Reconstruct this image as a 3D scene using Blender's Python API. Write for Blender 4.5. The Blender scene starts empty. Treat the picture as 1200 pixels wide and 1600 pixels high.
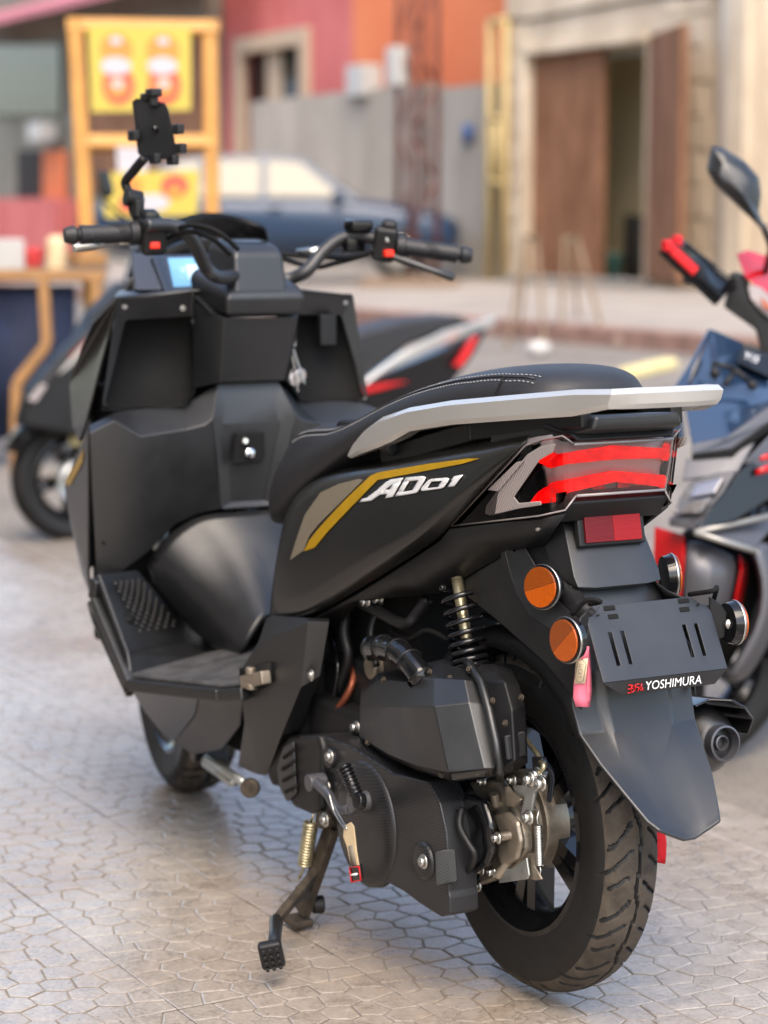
import bpy, bmesh, math, random
from mathutils import Vector, Matrix
from mathutils.bvhtree import BVHTree
from mathutils.geometry import tessellate_polygon
R = math.radians
random.seed(7)
S = bpy.context.scene
COL = S.collection
# ---------------------------------------------------------------- camera
cam_d = bpy.data.cameras.new('camera')
cam = bpy.data.objects.new('camera', cam_d)
COL.objects.link(cam)
cam.location = (-2.726, 1.7474, 1.1378)
cam.rotation_euler = (R(90) - 0.1302, 0, -0.4935 - R(90))
cam_d.sensor_fit = 'VERTICAL'
cam_d.sensor_width = 27
cam_d.sensor_height = 36
cam_d.lens = 78.08
cam_d.clip_start = 0.05
cam_d.clip_end = 400
cam_d.dof.use_dof = True
cam_d.dof.focus_distance = 3.12
cam_d.dof.aperture_fstop = 3.3
S.camera = cam
# ---------------------------------------------------------------- sky, sun, exposure
SUN_EL, SUN_AZ = R(54), R(156)      # azimuth of the sun, counter-clockwise from +x
W = bpy.data.worlds.new('World')
S.world = W
W.use_nodes = True
wn = W.node_tree
bgn = wn.nodes['Background']
sky = wn.nodes.new('ShaderNodeTexSky')
sky.sky_type = 'NISHITA'
sky.sun_disc = False
sky.sun_elevation = SUN_EL
sky.sun_rotation = R(90) - SUN_AZ
sky.air_density = 1.0
sky.dust_density = 2.5
sky.ozone_density = 1.0
wn.links.new(sky.outputs['Color'], bgn.inputs['Color'])
bgn.inputs['Strength'].default_value = 0.15
sl = bpy.data.lights.new('sun', 'SUN')
sl.energy = 0.85
sl.angle = R(45)
sl.color = (1.0, 0.90, 0.76)
sun = bpy.data.objects.new('sun', sl)
COL.objects.link(sun)
sdir = Vector((math.cos(SUN_EL) * math.cos(SUN_AZ), math.cos(SUN_EL) * math.sin(SUN_AZ), math.sin(SUN_EL)))
sun.rotation_euler = sdir.to_track_quat('Z', 'Y').to_euler()
sun.location = (0, 0, 10)
S.view_settings.view_transform = 'Standard'
S.view_settings.look = 'None'
S.view_settings.gamma = 1
S.view_settings.exposure = 1.7
S.view_settings.use_curve_mapping = False
S.view_settings.use_white_balance = True
S.view_settings.white_balance_temperature = 6850
S.view_settings.white_balance_tint = 10
S.render.engine = 'CYCLES'
S.cycles.max_bounces = 8
S.cycles.transparent_max_bounces = 8
S.cycles.caustics_reflective = False
S.cycles.caustics_refractive = False

# ---------------------------------------------------------------- materials
def rgb(h):
    v = [int(h[i:i + 2], 16) / 255 for i in (0, 2, 4)]
    return tuple(c / 12.92 if c <= .04045 else ((c + .055) / 1.055) ** 2.4 for c in v)
MATS = {}
def mat(name, col, rough=.5, metal=0., spec=.5, var=0., vs=6., bump=0., bs=300., coat=0., emit=None, estr=0., rvar=0., aniso=0.):
    m = bpy.data.materials.new(name)
    m.use_nodes = True
    nt = m.node_tree
    b = nt.nodes['Principled BSDF']
    if isinstance(col, str): col = rgb(col.lstrip('#'))
    b.inputs['Base Color'].default_value = (*col, 1)
    b.inputs['Roughness'].default_value = rough
    b.inputs['Metallic'].default_value = metal
    b.inputs['Specular IOR Level'].default_value = spec
    if coat:
        b.inputs['Coat Weight'].default_value = coat
        b.inputs['Coat Roughness'].default_value = .06
    if emit:
        b.inputs['Emission Color'].default_value = (*emit, 1)
        b.inputs['Emission Strength'].default_value = estr
    tc = nt.nodes.new('ShaderNodeTexCoord')
    if var or rvar:
        n = nt.nodes.new('ShaderNodeTexNoise')
        n.inputs['Scale'].default_value = vs
        n.inputs['Detail'].default_value = 8
        n.inputs['Roughness'].default_value = .65
        nt.links.new(tc.outputs['Object'], n.inputs['Vector'])
        if var:
            cr = nt.nodes.new('ShaderNodeValToRGB')
            cr.color_ramp.elements[0].position = .3
            cr.color_ramp.elements[1].position = .7
            cr.color_ramp.elements[0].color = (*[c * (1 - var) for c in col], 1)
            cr.color_ramp.elements[1].color = (*[min(1, c * (1 + var)) for c in col], 1)
            nt.links.new(n.outputs['Fac'], cr.inputs['Fac'])
            nt.links.new(cr.outputs['Color'], b.inputs['Base Color'])
        if rvar:
            mr = nt.nodes.new('ShaderNodeMapRange')
            mr.inputs['From Min'].default_value = .3
            mr.inputs['From Max'].default_value = .7
            mr.inputs['To Min'].default_value = max(.02, rough - rvar)
            mr.inputs['To Max'].default_value = min(1, rough + rvar)
            nt.links.new(n.outputs['Fac'], mr.inputs['Value'])
            nt.links.new(mr.outputs['Result'], b.inputs['Roughness'])
    if bump:
        n2 = nt.nodes.new('ShaderNodeTexNoise')
        n2.inputs['Scale'].default_value = bs
        n2.inputs['Detail'].default_value = 3
        bp = nt.nodes.new('ShaderNodeBump')
        bp.inputs['Strength'].default_value = bump
        bp.inputs['Distance'].default_value = .002
        nt.links.new(tc.outputs['Object'], n2.inputs['Vector'])
        nt.links.new(n2.outputs['Fac'], bp.inputs['Height'])
        nt.links.new(bp.outputs['Normal'], b.inputs['Normal'])
    MATS[name] = m
    return m
M = MATS
mat('matte plastic', (.0085, .009, .010), .38, spec=.8, bump=.2, bs=1100, rvar=.07, vs=9, var=.3)
mat('dark plastic', (.0075, .0075, .008), .5, spec=.4, bump=.15, bs=700, rvar=.08, vs=20, var=.2)
mat('satin paint', (.0085, .0083, .0074), .27, spec=.7, coat=.1)
mat('gloss black', (.006, .006, .007), .1, spec=.5, rvar=.04, vs=8)
mat('void black', (.006, .006, .006), .75, spec=.2)
mat('seat vinyl', (.016, .016, .018), .5, spec=.45, bump=.25, bs=420, rvar=.06, vs=14, var=.15)
mat('thread', (.3, .3, .3), .7)
mat('silver paint', (.60, .585, .55), .27, metal=.6, coat=.25)
mat('steel', (.55, .54, .51), .32, metal=1, rvar=.1, vs=40, var=.1)
mat('chrome', (.75, .75, .76), .12, metal=1, rvar=.05, vs=30)
mat('zinc', (.52, .46, .30), .36, metal=.9, var=.25, vs=60, rvar=.1)
mat('raw alloy', (.30, .255, .20), .42, metal=.75, var=.3, vs=26, rvar=.12, bump=.25, bs=150)
mat('plated steel', (.42, .44, .42), .38, metal=.85, var=.2, vs=40, rvar=.1)
mat('rusty steel', (.055, .042, .03), .6, metal=.3, var=.6, vs=45, bump=.4, bs=180)
mat('tyre tread', (.062, .050, .039), .75, spec=.3, var=.55, vs=22, rvar=.1, bump=.3, bs=400)
mat('tyre rubber', (.0075, .0072, .007), .55, spec=.4, var=.25, vs=16, rvar=.1, bump=.15, bs=500)
mat('gold', '#c79a12', .35, metal=.45, coat=.2, var=.1, vs=30)
mat('champagne', '#9b8f7c', .34, metal=.6, var=.06, vs=14)
mat('white emblem', '#dcdcdc', .3, metal=.2)
mat('amber', '#a84a03', .25, coat=.3, var=.14, vs=200)
mat('amber dark', '#803a02', .3, coat=.3, var=.12, vs=260)
mat('red reflector', (.12, .002, .005), .45, spec=.3, var=.12, vs=300)
mat('red reflector bright', (.26, .003, .006), .45, spec=.3, var=.1, vs=300)
mat('red plastic', '#c81018', .4)
mat('red paint', '#b8060c', .25, coat=.15)
mat('orange switch', '#f0301a', .4)
mat('lit red', (.35, .0, .0), .6, spec=0., emit=(1.0, .004, .006), estr=.42)
mat('led spot', (.8, .1, .0), .4, emit=(1.0, .10, .03), estr=.8)
mat('lamp chrome', (.35, .33, .33), .2, metal=.9)
mat('screen black', (.003, .003, .0035), .22, spec=.25)
mat('dull trim', (.30, .29, .27), .4, metal=.5)
mat('lamp housing', (.42, .36, .355), .35, spec=.5, metal=.3)
mat('pink fabric', '#e8738a', .8, bump=.3, bs=900, var=.05, vs=60)
mat('red fabric', '#c9101f', .8, bump=.3, bs=900)
mat('cream print', '#e6cfae', .75)
mat('cream plastic', '#d8c19a', .5, var=.08, vs=60)
mat('white paint mark', '#f2f2f2', .5)
mat('grey print', '#7a7265', .7)
mat('screen sky sheen', (.05, .12, .2), .15, emit=(.25, .55, .9), estr=.35)  # glow stands in for blue sky mirrored in the dashboard screen
mat('screen sky pale', (.2, .3, .4), .2, emit=(.5, .75, 1.), estr=.45)  # paler patch of the same painted sky reflection
mat('blue plastic', (.02, .03, .05), .28)
mat('rubber grip', (.010, .010, .011), .5, bump=.3, bs=350)
mat('copper pipe', (.22, .06, .03), .45, metal=.6)
mat('blue gloss', (.010, .022, .05), .1, spec=.6, coat=1.0)
mat('grey paint', (.09, .09, .1), .35, metal=.4)

def carbon():
    m = mat('carbon weave', (.006, .006, .0065), .36, spec=.5)
    nt = m.node_tree; b = nt.nodes['Principled BSDF']
    tc = nt.nodes['Texture Coordinate'] if 'Texture Coordinate' in nt.nodes else nt.nodes.new('ShaderNodeTexCoord')
    mp = nt.nodes.new('ShaderNodeMapping'); mp.inputs['Rotation'].default_value = (0, R(38), 0)
    nt.links.new(tc.outputs['Object'], mp.inputs['Vector'])
    w = nt.nodes.new('ShaderNodeTexWave'); w.wave_type = 'BANDS'; w.bands_direction = 'DIAGONAL'
    w.inputs['Scale'].default_value = 95; w.inputs['Distortion'].default_value = 0
    nt.links.new(mp.outputs['Vector'], w.inputs['Vector'])
    ck = nt.nodes.new('ShaderNodeTexChecker'); ck.inputs['Scale'].default_value = 420
    nt.links.new(mp.outputs['Vector'], ck.inputs['Vector'])
    mx = nt.nodes.new('ShaderNodeMath'); mx.operation = 'MULTIPLY_ADD'
    nt.links.new(ck.outputs['Fac'], mx.inputs[0]); mx.inputs[1].default_value = .35
    nt.links.new(w.outputs['Fac'], mx.inputs[2])
    cr = nt.nodes.new('ShaderNodeValToRGB')
    cr.color_ramp.elements[0].color = (.003, .003, .0034, 1); cr.color_ramp.elements[1].color = (.022, .022, .024, 1)
    nt.links.new(mx.outputs[0], cr.inputs['Fac']); nt.links.new(cr.outputs['Color'], b.inputs['Base Color'])
    bp = nt.nodes.new('ShaderNodeBump'); bp.inputs['Strength'].default_value = .12; bp.inputs['Distance'].default_value = .0006
    nt.links.new(mx.outputs[0], bp.inputs['Height']); nt.links.new(bp.outputs['Normal'], b.inputs['Normal'])
carbon()
def glass(name, col, rough=.02, alpha=1.0):
    m = mat(name, col, rough, spec=.5)
    b = m.node_tree.nodes['Principled BSDF']
    b.inputs['Transmission Weight'].default_value = 1
    b.inputs['IOR'].default_value = 1.2
    return m
def thin_lens(name, tint):
    m = mat(name, tint, .03); nt = m.node_tree; out = [n for n in nt.nodes if n.type == 'OUTPUT_MATERIAL'][0]
    tr = nt.nodes.new('ShaderNodeBsdfTransparent'); tr.inputs['Color'].default_value = (*tint, 1)
    gl = nt.nodes.new('ShaderNodeBsdfGlossy'); gl.inputs['Roughness'].default_value = .04
    fr = nt.nodes.new('ShaderNodeFresnel'); fr.inputs['IOR'].default_value = 1.5
    mx = nt.nodes.new('ShaderNodeMixShader')
    nt.links.new(fr.outputs['Fac'], mx.inputs['Fac']); nt.links.new(tr.outputs[0], mx.inputs[1]); nt.links.new(gl.outputs[0], mx.inputs[2])
    nt.links.new(mx.outputs[0], out.inputs['Surface'])
thin_lens('clear lens', (.93, .9, .89))
mat('lens edge', (.26, .235, .23), .12, spec=.9)
glass('dark glass', (.02, .022, .025), .03)
def ribbed(name, col, sc, rot):
    m = mat(name, col, .3, spec=.5)
    nt = m.node_tree; b = nt.nodes['Principled BSDF']
    tc = nt.nodes.new('ShaderNodeTexCoord'); mp = nt.nodes.new('ShaderNodeMapping'); mp.inputs['Rotation'].default_value = rot
    w = nt.nodes.new('ShaderNodeTexWave'); w.inputs['Scale'].default_value = sc
    nt.links.new(tc.outputs['Object'], mp.inputs['Vector']); nt.links.new(mp.outputs['Vector'], w.inputs['Vector'])
    bp = nt.nodes.new('ShaderNodeBump'); bp.inputs['Strength'].default_value = .8; bp.inputs['Distance'].default_value = .002
    nt.links.new(w.outputs['Fac'], bp.inputs['Height']); nt.links.new(bp.outputs['Normal'], b.inputs['Normal'])
    return m
ribbed('ribbed lens', '#aa9f9c', 70, (0, R(35), 0))

def lit_bar():       # uneven light of the LEDs behind the red diffuser
    nt = M['lit red'].node_tree; b = nt.nodes['Principled BSDF']
    tc = nt.nodes.new('ShaderNodeTexCoord'); n = nt.nodes.new('ShaderNodeTexNoise'); n.inputs['Scale'].default_value = 60; n.inputs['Detail'].default_value = 1
    cr = nt.nodes.new('ShaderNodeValToRGB'); cr.color_ramp.elements[0].position = .38; cr.color_ramp.elements[1].position = .72
    cr.color_ramp.elements[0].color = (.6, .0, .002, 1); cr.color_ramp.elements[1].color = (1.2, .012, .008, 1)
    nt.links.new(tc.outputs['Object'], n.inputs['Vector']); nt.links.new(n.outputs['Fac'], cr.inputs['Fac']); nt.links.new(cr.outputs['Color'], b.inputs['Emission Color'])
lit_bar()
for nm, sc in (('amber', 420), ('amber dark', 420), ('red reflector', 520), ('red reflector bright', 520)):   # prismatic grid of the reflectors
    nt = M[nm].node_tree; b = nt.nodes['Principled BSDF']
    tc = nt.nodes.new('ShaderNodeTexCoord'); vo = nt.nodes.new('ShaderNodeTexVoronoi'); vo.inputs['Scale'].default_value = sc; vo.inputs['Randomness'].default_value = .15
    bp = nt.nodes.new('ShaderNodeBump'); bp.inputs['Strength'].default_value = .5; bp.inputs['Distance'].default_value = .001
    nt.links.new(tc.outputs['Object'], vo.inputs['Vector']); nt.links.new(vo.outputs['Distance'], bp.inputs['Height']); nt.links.new(bp.outputs['Normal'], b.inputs['Normal'])

# ---------------------------------------------------------------- mesh helpers
def thing(name, label, cat, loc, group=None, rotz=0):
    o = bpy.data.objects.new(name, None)
    COL.objects.link(o)
    o.empty_display_size = .1
    o.location = loc
    o.rotation_euler = (0, 0, rotz)
    o['label'] = label
    o['category'] = cat
    if group: o['group'] = group
    return o
def tag(o, label, cat, group=None):
    o['label'] = label; o['category'] = cat
    if group: o['group'] = group
    return o
def root_loc(p):
    v = Vector((0, 0, 0))
    while p is not None:
        v += p.location; p = p.parent
    return v
LOCAL = False
def mk(name, verts, faces, m, parent=None, bevel=0., seg=2, solid=0., off=-1., sub=0, sharp=None, smooth=True, crease=None, local=False):
    me = bpy.data.meshes.new(name)
    o0 = root_loc(parent) if (parent and not local and not LOCAL) else Vector((0, 0, 0))
    me.from_pydata([tuple(Vector(v) - o0) for v in verts], [], faces)
    bm = bmesh.new(); bm.from_mesh(me)
    bmesh.ops.remove_doubles(bm, verts=bm.verts, dist=1e-5)
    bmesh.ops.recalc_face_normals(bm, faces=bm.faces)
    bm.to_mesh(me); bm.free()
    me.materials.append(M[m] if isinstance(m, str) else m)
    o = bpy.data.objects.new(name, me)
    COL.objects.link(o)
    if parent: o.parent = parent
    if smooth:
        me.polygons.foreach_set('use_smooth', [True] * len(me.polygons))
        if sharp is not None: me.set_sharp_from_angle(angle=R(sharp))
    if solid:
        md = o.modifiers.new('solid', 'SOLIDIFY'); md.thickness = solid; md.offset = off
    if sub:
        md = o.modifiers.new('sub', 'SUBSURF'); md.levels = md.render_levels = sub
    if bevel:
        md = o.modifiers.new('bevel', 'BEVEL'); md.width = bevel; md.segments = seg; md.limit_method = 'ANGLE'; md.angle_limit = R(22)
        md = o.modifiers.new('wn', 'WEIGHTED_NORMAL'); md.keep_sharp = False
    return o
def mir(pts): return [(p[0], -p[1], p[2]) for p in pts]
def pair(fn, name, verts, faces, *a, **k):
    return fn(name, verts, faces, *a, **k), fn(name, mir(verts), faces, *a, **k)
def strips(cols):
    n = len(cols[0]); v = [p for c in cols for p in c]
    return v, [(i * n + j, i * n + j + 1, (i + 1) * n + j + 1, (i + 1) * n + j) for i in range(len(cols) - 1) for j in range(n - 1)]
def loft(rings, close=True, caps=True):
    n = len(rings[0]); v = [tuple(p) for r in rings for p in r]
    f = [(i * n + j, i * n + (j + 1) % n, (i + 1) * n + (j + 1) % n, (i + 1) * n + j) for i in range(len(rings) - 1) for j in range(n if close else n - 1)]
    if caps and close: f += [tuple(range(n)), tuple(range((len(rings) - 1) * n, len(rings) * n))]
    return v, f
def join(*vf):
    V, F = [], []
    for v, f in vf:
        k = len(V); V += [tuple(p) for p in v]; F += [tuple(i + k for i in q) for q in f]
    return V, F
def frame(axis):
    a = Vector(axis).normalized()
    u = a.cross(Vector((0, 0, 1)))
    if u.length < 1e-3: u = Vector((1, 0, 0))
    u.normalize()
    return a, u, a.cross(u)
def smooth_path(pts, n=6):
    P = [Vector(p) for p in pts]; out = []
    for i in range(len(P) - 1):
        p0, p1, p2, p3 = P[max(0, i - 1)], P[i], P[i + 1], P[min(len(P) - 1, i + 2)]
        for k in range(n):
            t = k / n
            out.append(.5 * ((2 * p1) + (p2 - p0) * t + (2 * p0 - 5 * p1 + 4 * p2 - p3) * t * t + (3 * p1 - p0 - 3 * p2 + p3) * t ** 3))
    return out + [P[-1]]
def tube(pts, r, seg=12, caps=True):
    P = [Vector(p) for p in pts]; rs = r if isinstance(r, (list, tuple)) else [r] * len(P)
    rings = []; u = None
    for i, p in enumerate(P):
        t = (P[min(i + 1, len(P) - 1)] - P[max(0, i - 1)]).normalized()
        if u is None: _, u, _ = frame(t)
        u = (u - t * u.dot(t)).normalized(); w = t.cross(u)
        rings.append([p + (u * math.cos(2 * math.pi * k / seg) + w * math.sin(2 * math.pi * k / seg)) * rs[i] for k in range(seg)])
    return loft(rings, True, caps)
def rev(prof, c, axis, seg=32, caps=False):      # prof: (along axis, radius)
    a, u, w = frame(axis); c = Vector(c)
    return loft([[c + a * h + (u * math.cos(2 * math.pi * k / seg) + w * math.sin(2 * math.pi * k / seg)) * r for k in range(seg)] for h, r in prof], True, caps)
def cyl(c, axis, r, h, seg=20): return rev([(-h / 2, r), (h / 2, r)], c, axis, seg, True)
def box(c, sx, sy, sz, rot=None):
    Q = rot or Matrix.Identity(3); c = Vector(c)
    v = [c + Q @ Vector((x * sx / 2, y * sy / 2, z * sz / 2)) for x in (-1, 1) for y in (-1, 1) for z in (-1, 1)]
    return v, [(0, 1, 3, 2), (4, 6, 7, 5), (0, 4, 5, 1), (2, 3, 7, 6), (0, 2, 6, 4), (1, 5, 7, 3)]
def bar(a, b, w, h, up=(0, 0, 1)):
    a, b = Vector(a), Vector(b); d = (b - a).normalized(); s = d.cross(Vector(up)).normalized(); t = s.cross(d)
    r = lambda p: [p + s * w / 2 + t * h / 2, p - s * w / 2 + t * h / 2, p - s * w / 2 - t * h / 2, p + s * w / 2 - t * h / 2]
    return loft([r(a), r(b)])
def extr(pts, vec):
    n = len(pts); vec = Vector(vec); v = [tuple(p) for p in pts] + [tuple(Vector(p) + vec) for p in pts]
    return v, [tuple(range(n)), tuple(range(2 * n - 1, n - 1, -1))] + [(i, (i + 1) % n, n + (i + 1) % n, n + i) for i in range(n)]
def coil(a, b, r, wire, turns, n=14, seg=6, prog=None):
    a, b = Vector(a), Vector(b); ax, u, w = frame(b - a); L = (b - a).length; N = int(turns * n)
    pts = []
    for i in range(N + 1):
        t = i / N; th = 2 * math.pi * turns * t; h = prog(t) if prog else t
        pts.append(a + ax * L * h + (u * math.cos(th) + w * math.sin(th)) * r)
    return tube(pts, wire, seg)
def rot_frame(xa, za):
    x = Vector(xa).normalized(); z = Vector(za); z = (z - x * z.dot(x)).normalized(); y = z.cross(x)
    return Matrix((x, y, z)).transposed()
def bolt(c, axis, r=.007, h=.006):
    return join(rev([(0, r * 1.5), (h * .3, r * 1.5), (h * .31, r)], c, axis, 12, True), rev([(h * .3, r), (h, r * .95), (h, r * .5), (h * .6, r * .45)], c, axis, 6, True))
def bvh_of(o):
    dg = bpy.context.evaluated_depsgraph_get(); e = o.evaluated_get(dg); me = e.to_mesh()
    off = root_loc(o)
    t = BVHTree.FromPolygons([v.co + off for v in me.vertices], [tuple(p.vertices) for p in me.polygons])
    e.to_mesh_clear(); return t
def decal(name, poly, tree, m, parent, ax=(0, -1, 0), lift=.0012, th=.0, cuts=3, side=1):
    bm = bmesh.new()
    vs = [bm.verts.new(p) for p in poly]
    for t in tessellate_polygon([[Vector((p[0], p[2], 0)) for p in poly]]): bm.faces.new([vs[i] for i in t])
    bmesh.ops.subdivide_edges(bm, edges=bm.edges[:], cuts=cuts, use_grid_fill=True)
    a = Vector(ax)
    for v in bm.verts:
        hit = tree.ray_cast(v.co - a * .3, a)
        if hit[0] is not None:
            n = hit[1]
            v.co = hit[0] - a * lift
    V = [tuple(v.co) for v in bm.verts]; bm.verts.index_update(); F = [tuple(v.index for v in q.verts) for q in bm.faces]; bm.free()
    o = mk(name, V, F, m, parent)
    if th:
        md = o.modifiers.new('solid', 'SOLIDIFY'); md.thickness = th; md.offset = 0
    return o
# ================================================================ the place: pavement, road, houses
GZ = -.012
mat('dusty floor', (.06, .06, .062), .6, spec=.4, var=.5, vs=26, rvar=.12)
def paving():
    m = mat('paving stone', (.29, .262, .235), .36, spec=.95)
    nt = m.node_tree; b = nt.nodes['Principled BSDF']
    ge = nt.nodes.new('ShaderNodeNewGeometry')
    n1 = nt.nodes.new('ShaderNodeTexNoise'); n1.inputs['Scale'].default_value = 1.6; n1.inputs['Detail'].default_value = 6; n1.inputs['Roughness'].default_value = .6
    n2 = nt.nodes.new('ShaderNodeTexNoise'); n2.inputs['Scale'].default_value = 140; n2.inputs['Detail'].default_value = 4
    n3 = nt.nodes.new('ShaderNodeTexNoise'); n3.inputs['Scale'].default_value = 17; n3.inputs['Detail'].default_value = 8; n3.inputs['Roughness'].default_value = .75
    for n in (n1, n2, n3): nt.links.new(ge.outputs['Position'], n.inputs['Vector'])
    c1 = nt.nodes.new('ShaderNodeValToRGB'); c1.color_ramp.elements[0].position = .3; c1.color_ramp.elements[1].position = .7
    c1.color_ramp.elements[0].color = (.235, .178, .130, 1); c1.color_ramp.elements[1].color = (.36, .335, .30, 1)
    nt.links.new(n1.outputs['Fac'], c1.inputs['Fac'])
    mx = nt.nodes.new('ShaderNodeMixRGB'); mx.blend_type = 'OVERLAY'; mx.inputs['Fac'].default_value = .55
    nt.links.new(c1.outputs['Color'], mx.inputs['Color1']); nt.links.new(n3.outputs['Fac'], mx.inputs['Color2'])
    mx2 = nt.nodes.new('ShaderNodeMixRGB'); mx2.blend_type = 'OVERLAY'; mx2.inputs['Fac'].default_value = .5
    nt.links.new(mx.outputs['Color'], mx2.inputs['Color1']); nt.links.new(n2.outputs['Fac'], mx2.inputs['Color2'])
    nt.links.new(mx2.outputs['Color'], b.inputs['Base Color'])
    mr = nt.nodes.new('ShaderNodeMapRange'); mr.inputs['From Min'].default_value = .3; mr.inputs['From Max'].default_value = .7
    mr.inputs['To Min'].default_value = .20; mr.inputs['To Max'].default_value = .42
    nt.links.new(n3.outputs['Fac'], mr.inputs['Value']); nt.links.new(mr.outputs['Result'], b.inputs['Roughness'])
    bp = nt.nodes.new('ShaderNodeBump'); bp.inputs['Strength'].default_value = .35; bp.inputs['Distance'].default_value = .002
    nt.links.new(n2.outputs['Fac'], bp.inputs['Height']); nt.links.new(bp.outputs['Normal'], b.inputs['Normal'])
    g = mat('paving groove', (.21, .18, .152), .85, spec=.2, var=.35, vs=9)
    return m
paving()
# one moulded tile: irregular cobble cells with recessed joints
TS_, TA = .3165, .0192
rt = random.Random(11)
def clip(poly, p, n):
    out = []
    for i in range(len(poly)):
        a, b = poly[i], poly[(i + 1) % len(poly)]
        da, db = (a[0] - p[0]) * n[0] + (a[1] - p[1]) * n[1], (b[0] - p[0]) * n[0] + (b[1] - p[1]) * n[1]
        if da <= 0: out.append(a)
        if da * db < 0: t = da / (da - db); out.append((a[0] + (b[0] - a[0]) * t, a[1] + (b[1] - a[1]) * t))
    return out
def tile_mesh(seed):
    rt = random.Random(seed); h = TS_ / 2 - .0008
    seeds = []
    nx, ny = 6, 6
    for i in range(nx):
        for j in range(ny):
            seeds.append((-h + 2 * h * (i + .5 + (.25 if j % 2 else -.25) + rt.uniform(-.38, .38)) / nx, -h + 2 * h * (j + .5 + rt.uniform(-.38, .38)) / ny))
    for it in range(3):          # even the cells out
        acc = [[0, 0, 0] for s in seeds]
        for a in range(28):
            for b in range(28):
                x, y = -h + 2 * h * (a + .5) / 28, -h + 2 * h * (b + .5) / 28
                k = min(range(len(seeds)), key=lambda k: (seeds[k][0] - x) ** 2 + (seeds[k][1] - y) ** 2)
                acc[k][0] += x; acc[k][1] += y; acc[k][2] += 1
        seeds = [(s[0] * .3 + .7 * c[0] / c[2], s[1] * .3 + .7 * c[1] / c[2]) if c[2] else s for s, c in zip(seeds, acc)]
    V, F, MI = [], [], []
    for i, s in enumerate(seeds):
        po = [(-h, -h), (h, -h), (h, h), (-h, h)]
        for k, q in enumerate(seeds):
            if k == i: continue
            d = (q[0] - s[0], q[1] - s[1]); L = math.hypot(*d); n = (d[0] / L, d[1] / L)
            po = clip(po, ((s[0] + q[0]) / 2 - n[0] * .0011, (s[1] + q[1]) / 2 - n[1] * .0011), n)
            if len(po) < 3: break
        if len(po) < 3: continue
        po = [p for k, p in enumerate(po) if math.hypot(p[0] - po[k - 1][0], p[1] - po[k - 1][1]) > .002]
        if len(po) < 3: continue
        cx = sum(p[0] for p in po) / len(po); cy = sum(p[1] for p in po) / len(po)
        dz = rt.uniform(-.0008, .0004); tx, ty = rt.uniform(-.012, .012), rt.uniform(-.012, .012)
        b0 = len(V); n = len(po)
        for lev, (sh, z) in enumerate(((0, -.0024), (0, -.0011), (.0030, .0))):
            for p in po:
                L = math.hypot(p[0] - cx, p[1] - cy) or 1; k = max(0, 1 - sh / L)
                x, y = cx + (p[0] - cx) * k, cy + (p[1] - cy) * k
                V.append((x, y, z + (dz + (x - cx) * tx + (y - cy) * ty if lev else 0)))
        for lev in (0, 1):
            for k in range(n): F.append((b0 + lev * n + k, b0 + lev * n + (k + 1) % n, b0 + (lev + 1) * n + (k + 1) % n, b0 + (lev + 1) * n + k)); MI.append(0 if lev else 1)
        F.append(tuple(b0 + 2 * n + k for k in range(n))); MI.append(0)
    b0 = len(V); V += [(-h, -h, -.0021), (h, -h, -.0021), (h, h, -.0021), (-h, h, -.0021)]; F.append((b0, b0 + 1, b0 + 2, b0 + 3)); MI.append(1)
    me = bpy.data.meshes.new('paving_tile'); me.from_pydata(V, [], F)
    me.materials.append(M['paving stone']); me.materials.append(M['paving groove'])
    me.polygons.foreach_set('material_index', MI); me.update()
    return me
TM = [tile_mesh(s) for s in (3, 8)]
ca, sa_ = math.cos(TA), math.sin(TA)
PV = mk('pavement', *box((6 * ca - 1.6 * sa_, 6 * sa_ + 1.6 * ca, GZ - .056), 34, 4.68, .1, Matrix.Rotation(TA, 3, 'Z')), 'paving groove'); PV['kind'] = 'structure'
cands = []
camv = Vector(cam.location); cq = cam.rotation_euler.to_matrix().transposed()
for i in range(-12, 70):
    for j in range(-3, 12):
        u, w = .199 + (i + .5) * TS_, -.1128 + (j + .5) * TS_
        x, y = ca * u - sa_ * w, sa_ * u + ca * w
        if j < -2 or x > 20: continue
        q = cq @ (Vector((x, y, GZ)) - camv)
        if q.z > -.3: continue
        px, py = q.x / -q.z * 78.08 / 27 + .5, q.y / -q.z * 78.08 / 36 + .5
        m_ = .35 * 3 / -q.z
        if -m_ < px < 1 + m_ and -m_ < py < 1 + m_: cands.append((-q.z, x, y))
cands.sort()
for k, (dz, x, y) in enumerate(cands[:295]):
    o = bpy.data.objects.new('paving_tile', TM[k % 2]); COL.objects.link(o); o.parent = PV
    o.location = (x, y, GZ); o.rotation_euler = (rt.uniform(-.002, .002), rt.uniform(-.002, .002), TA + R(90) * rt.randrange(4))
V, F = [], []
rest = [(x, y) for d, x, y in cands[295:]]
for x, y in rest:
    v, f = box((x, y, GZ - .004), TS_ - .003, TS_ - .003, .008, Matrix.Rotation(TA, 3, 'Z')); k = len(V)
    V += v; F += [tuple(i + k for i in q) for q in f]
if V:
    o = mk('paving_tiles_far', V, F, 'paving stone', PV, smooth=False); o['kind'] = 'stuff'
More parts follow.
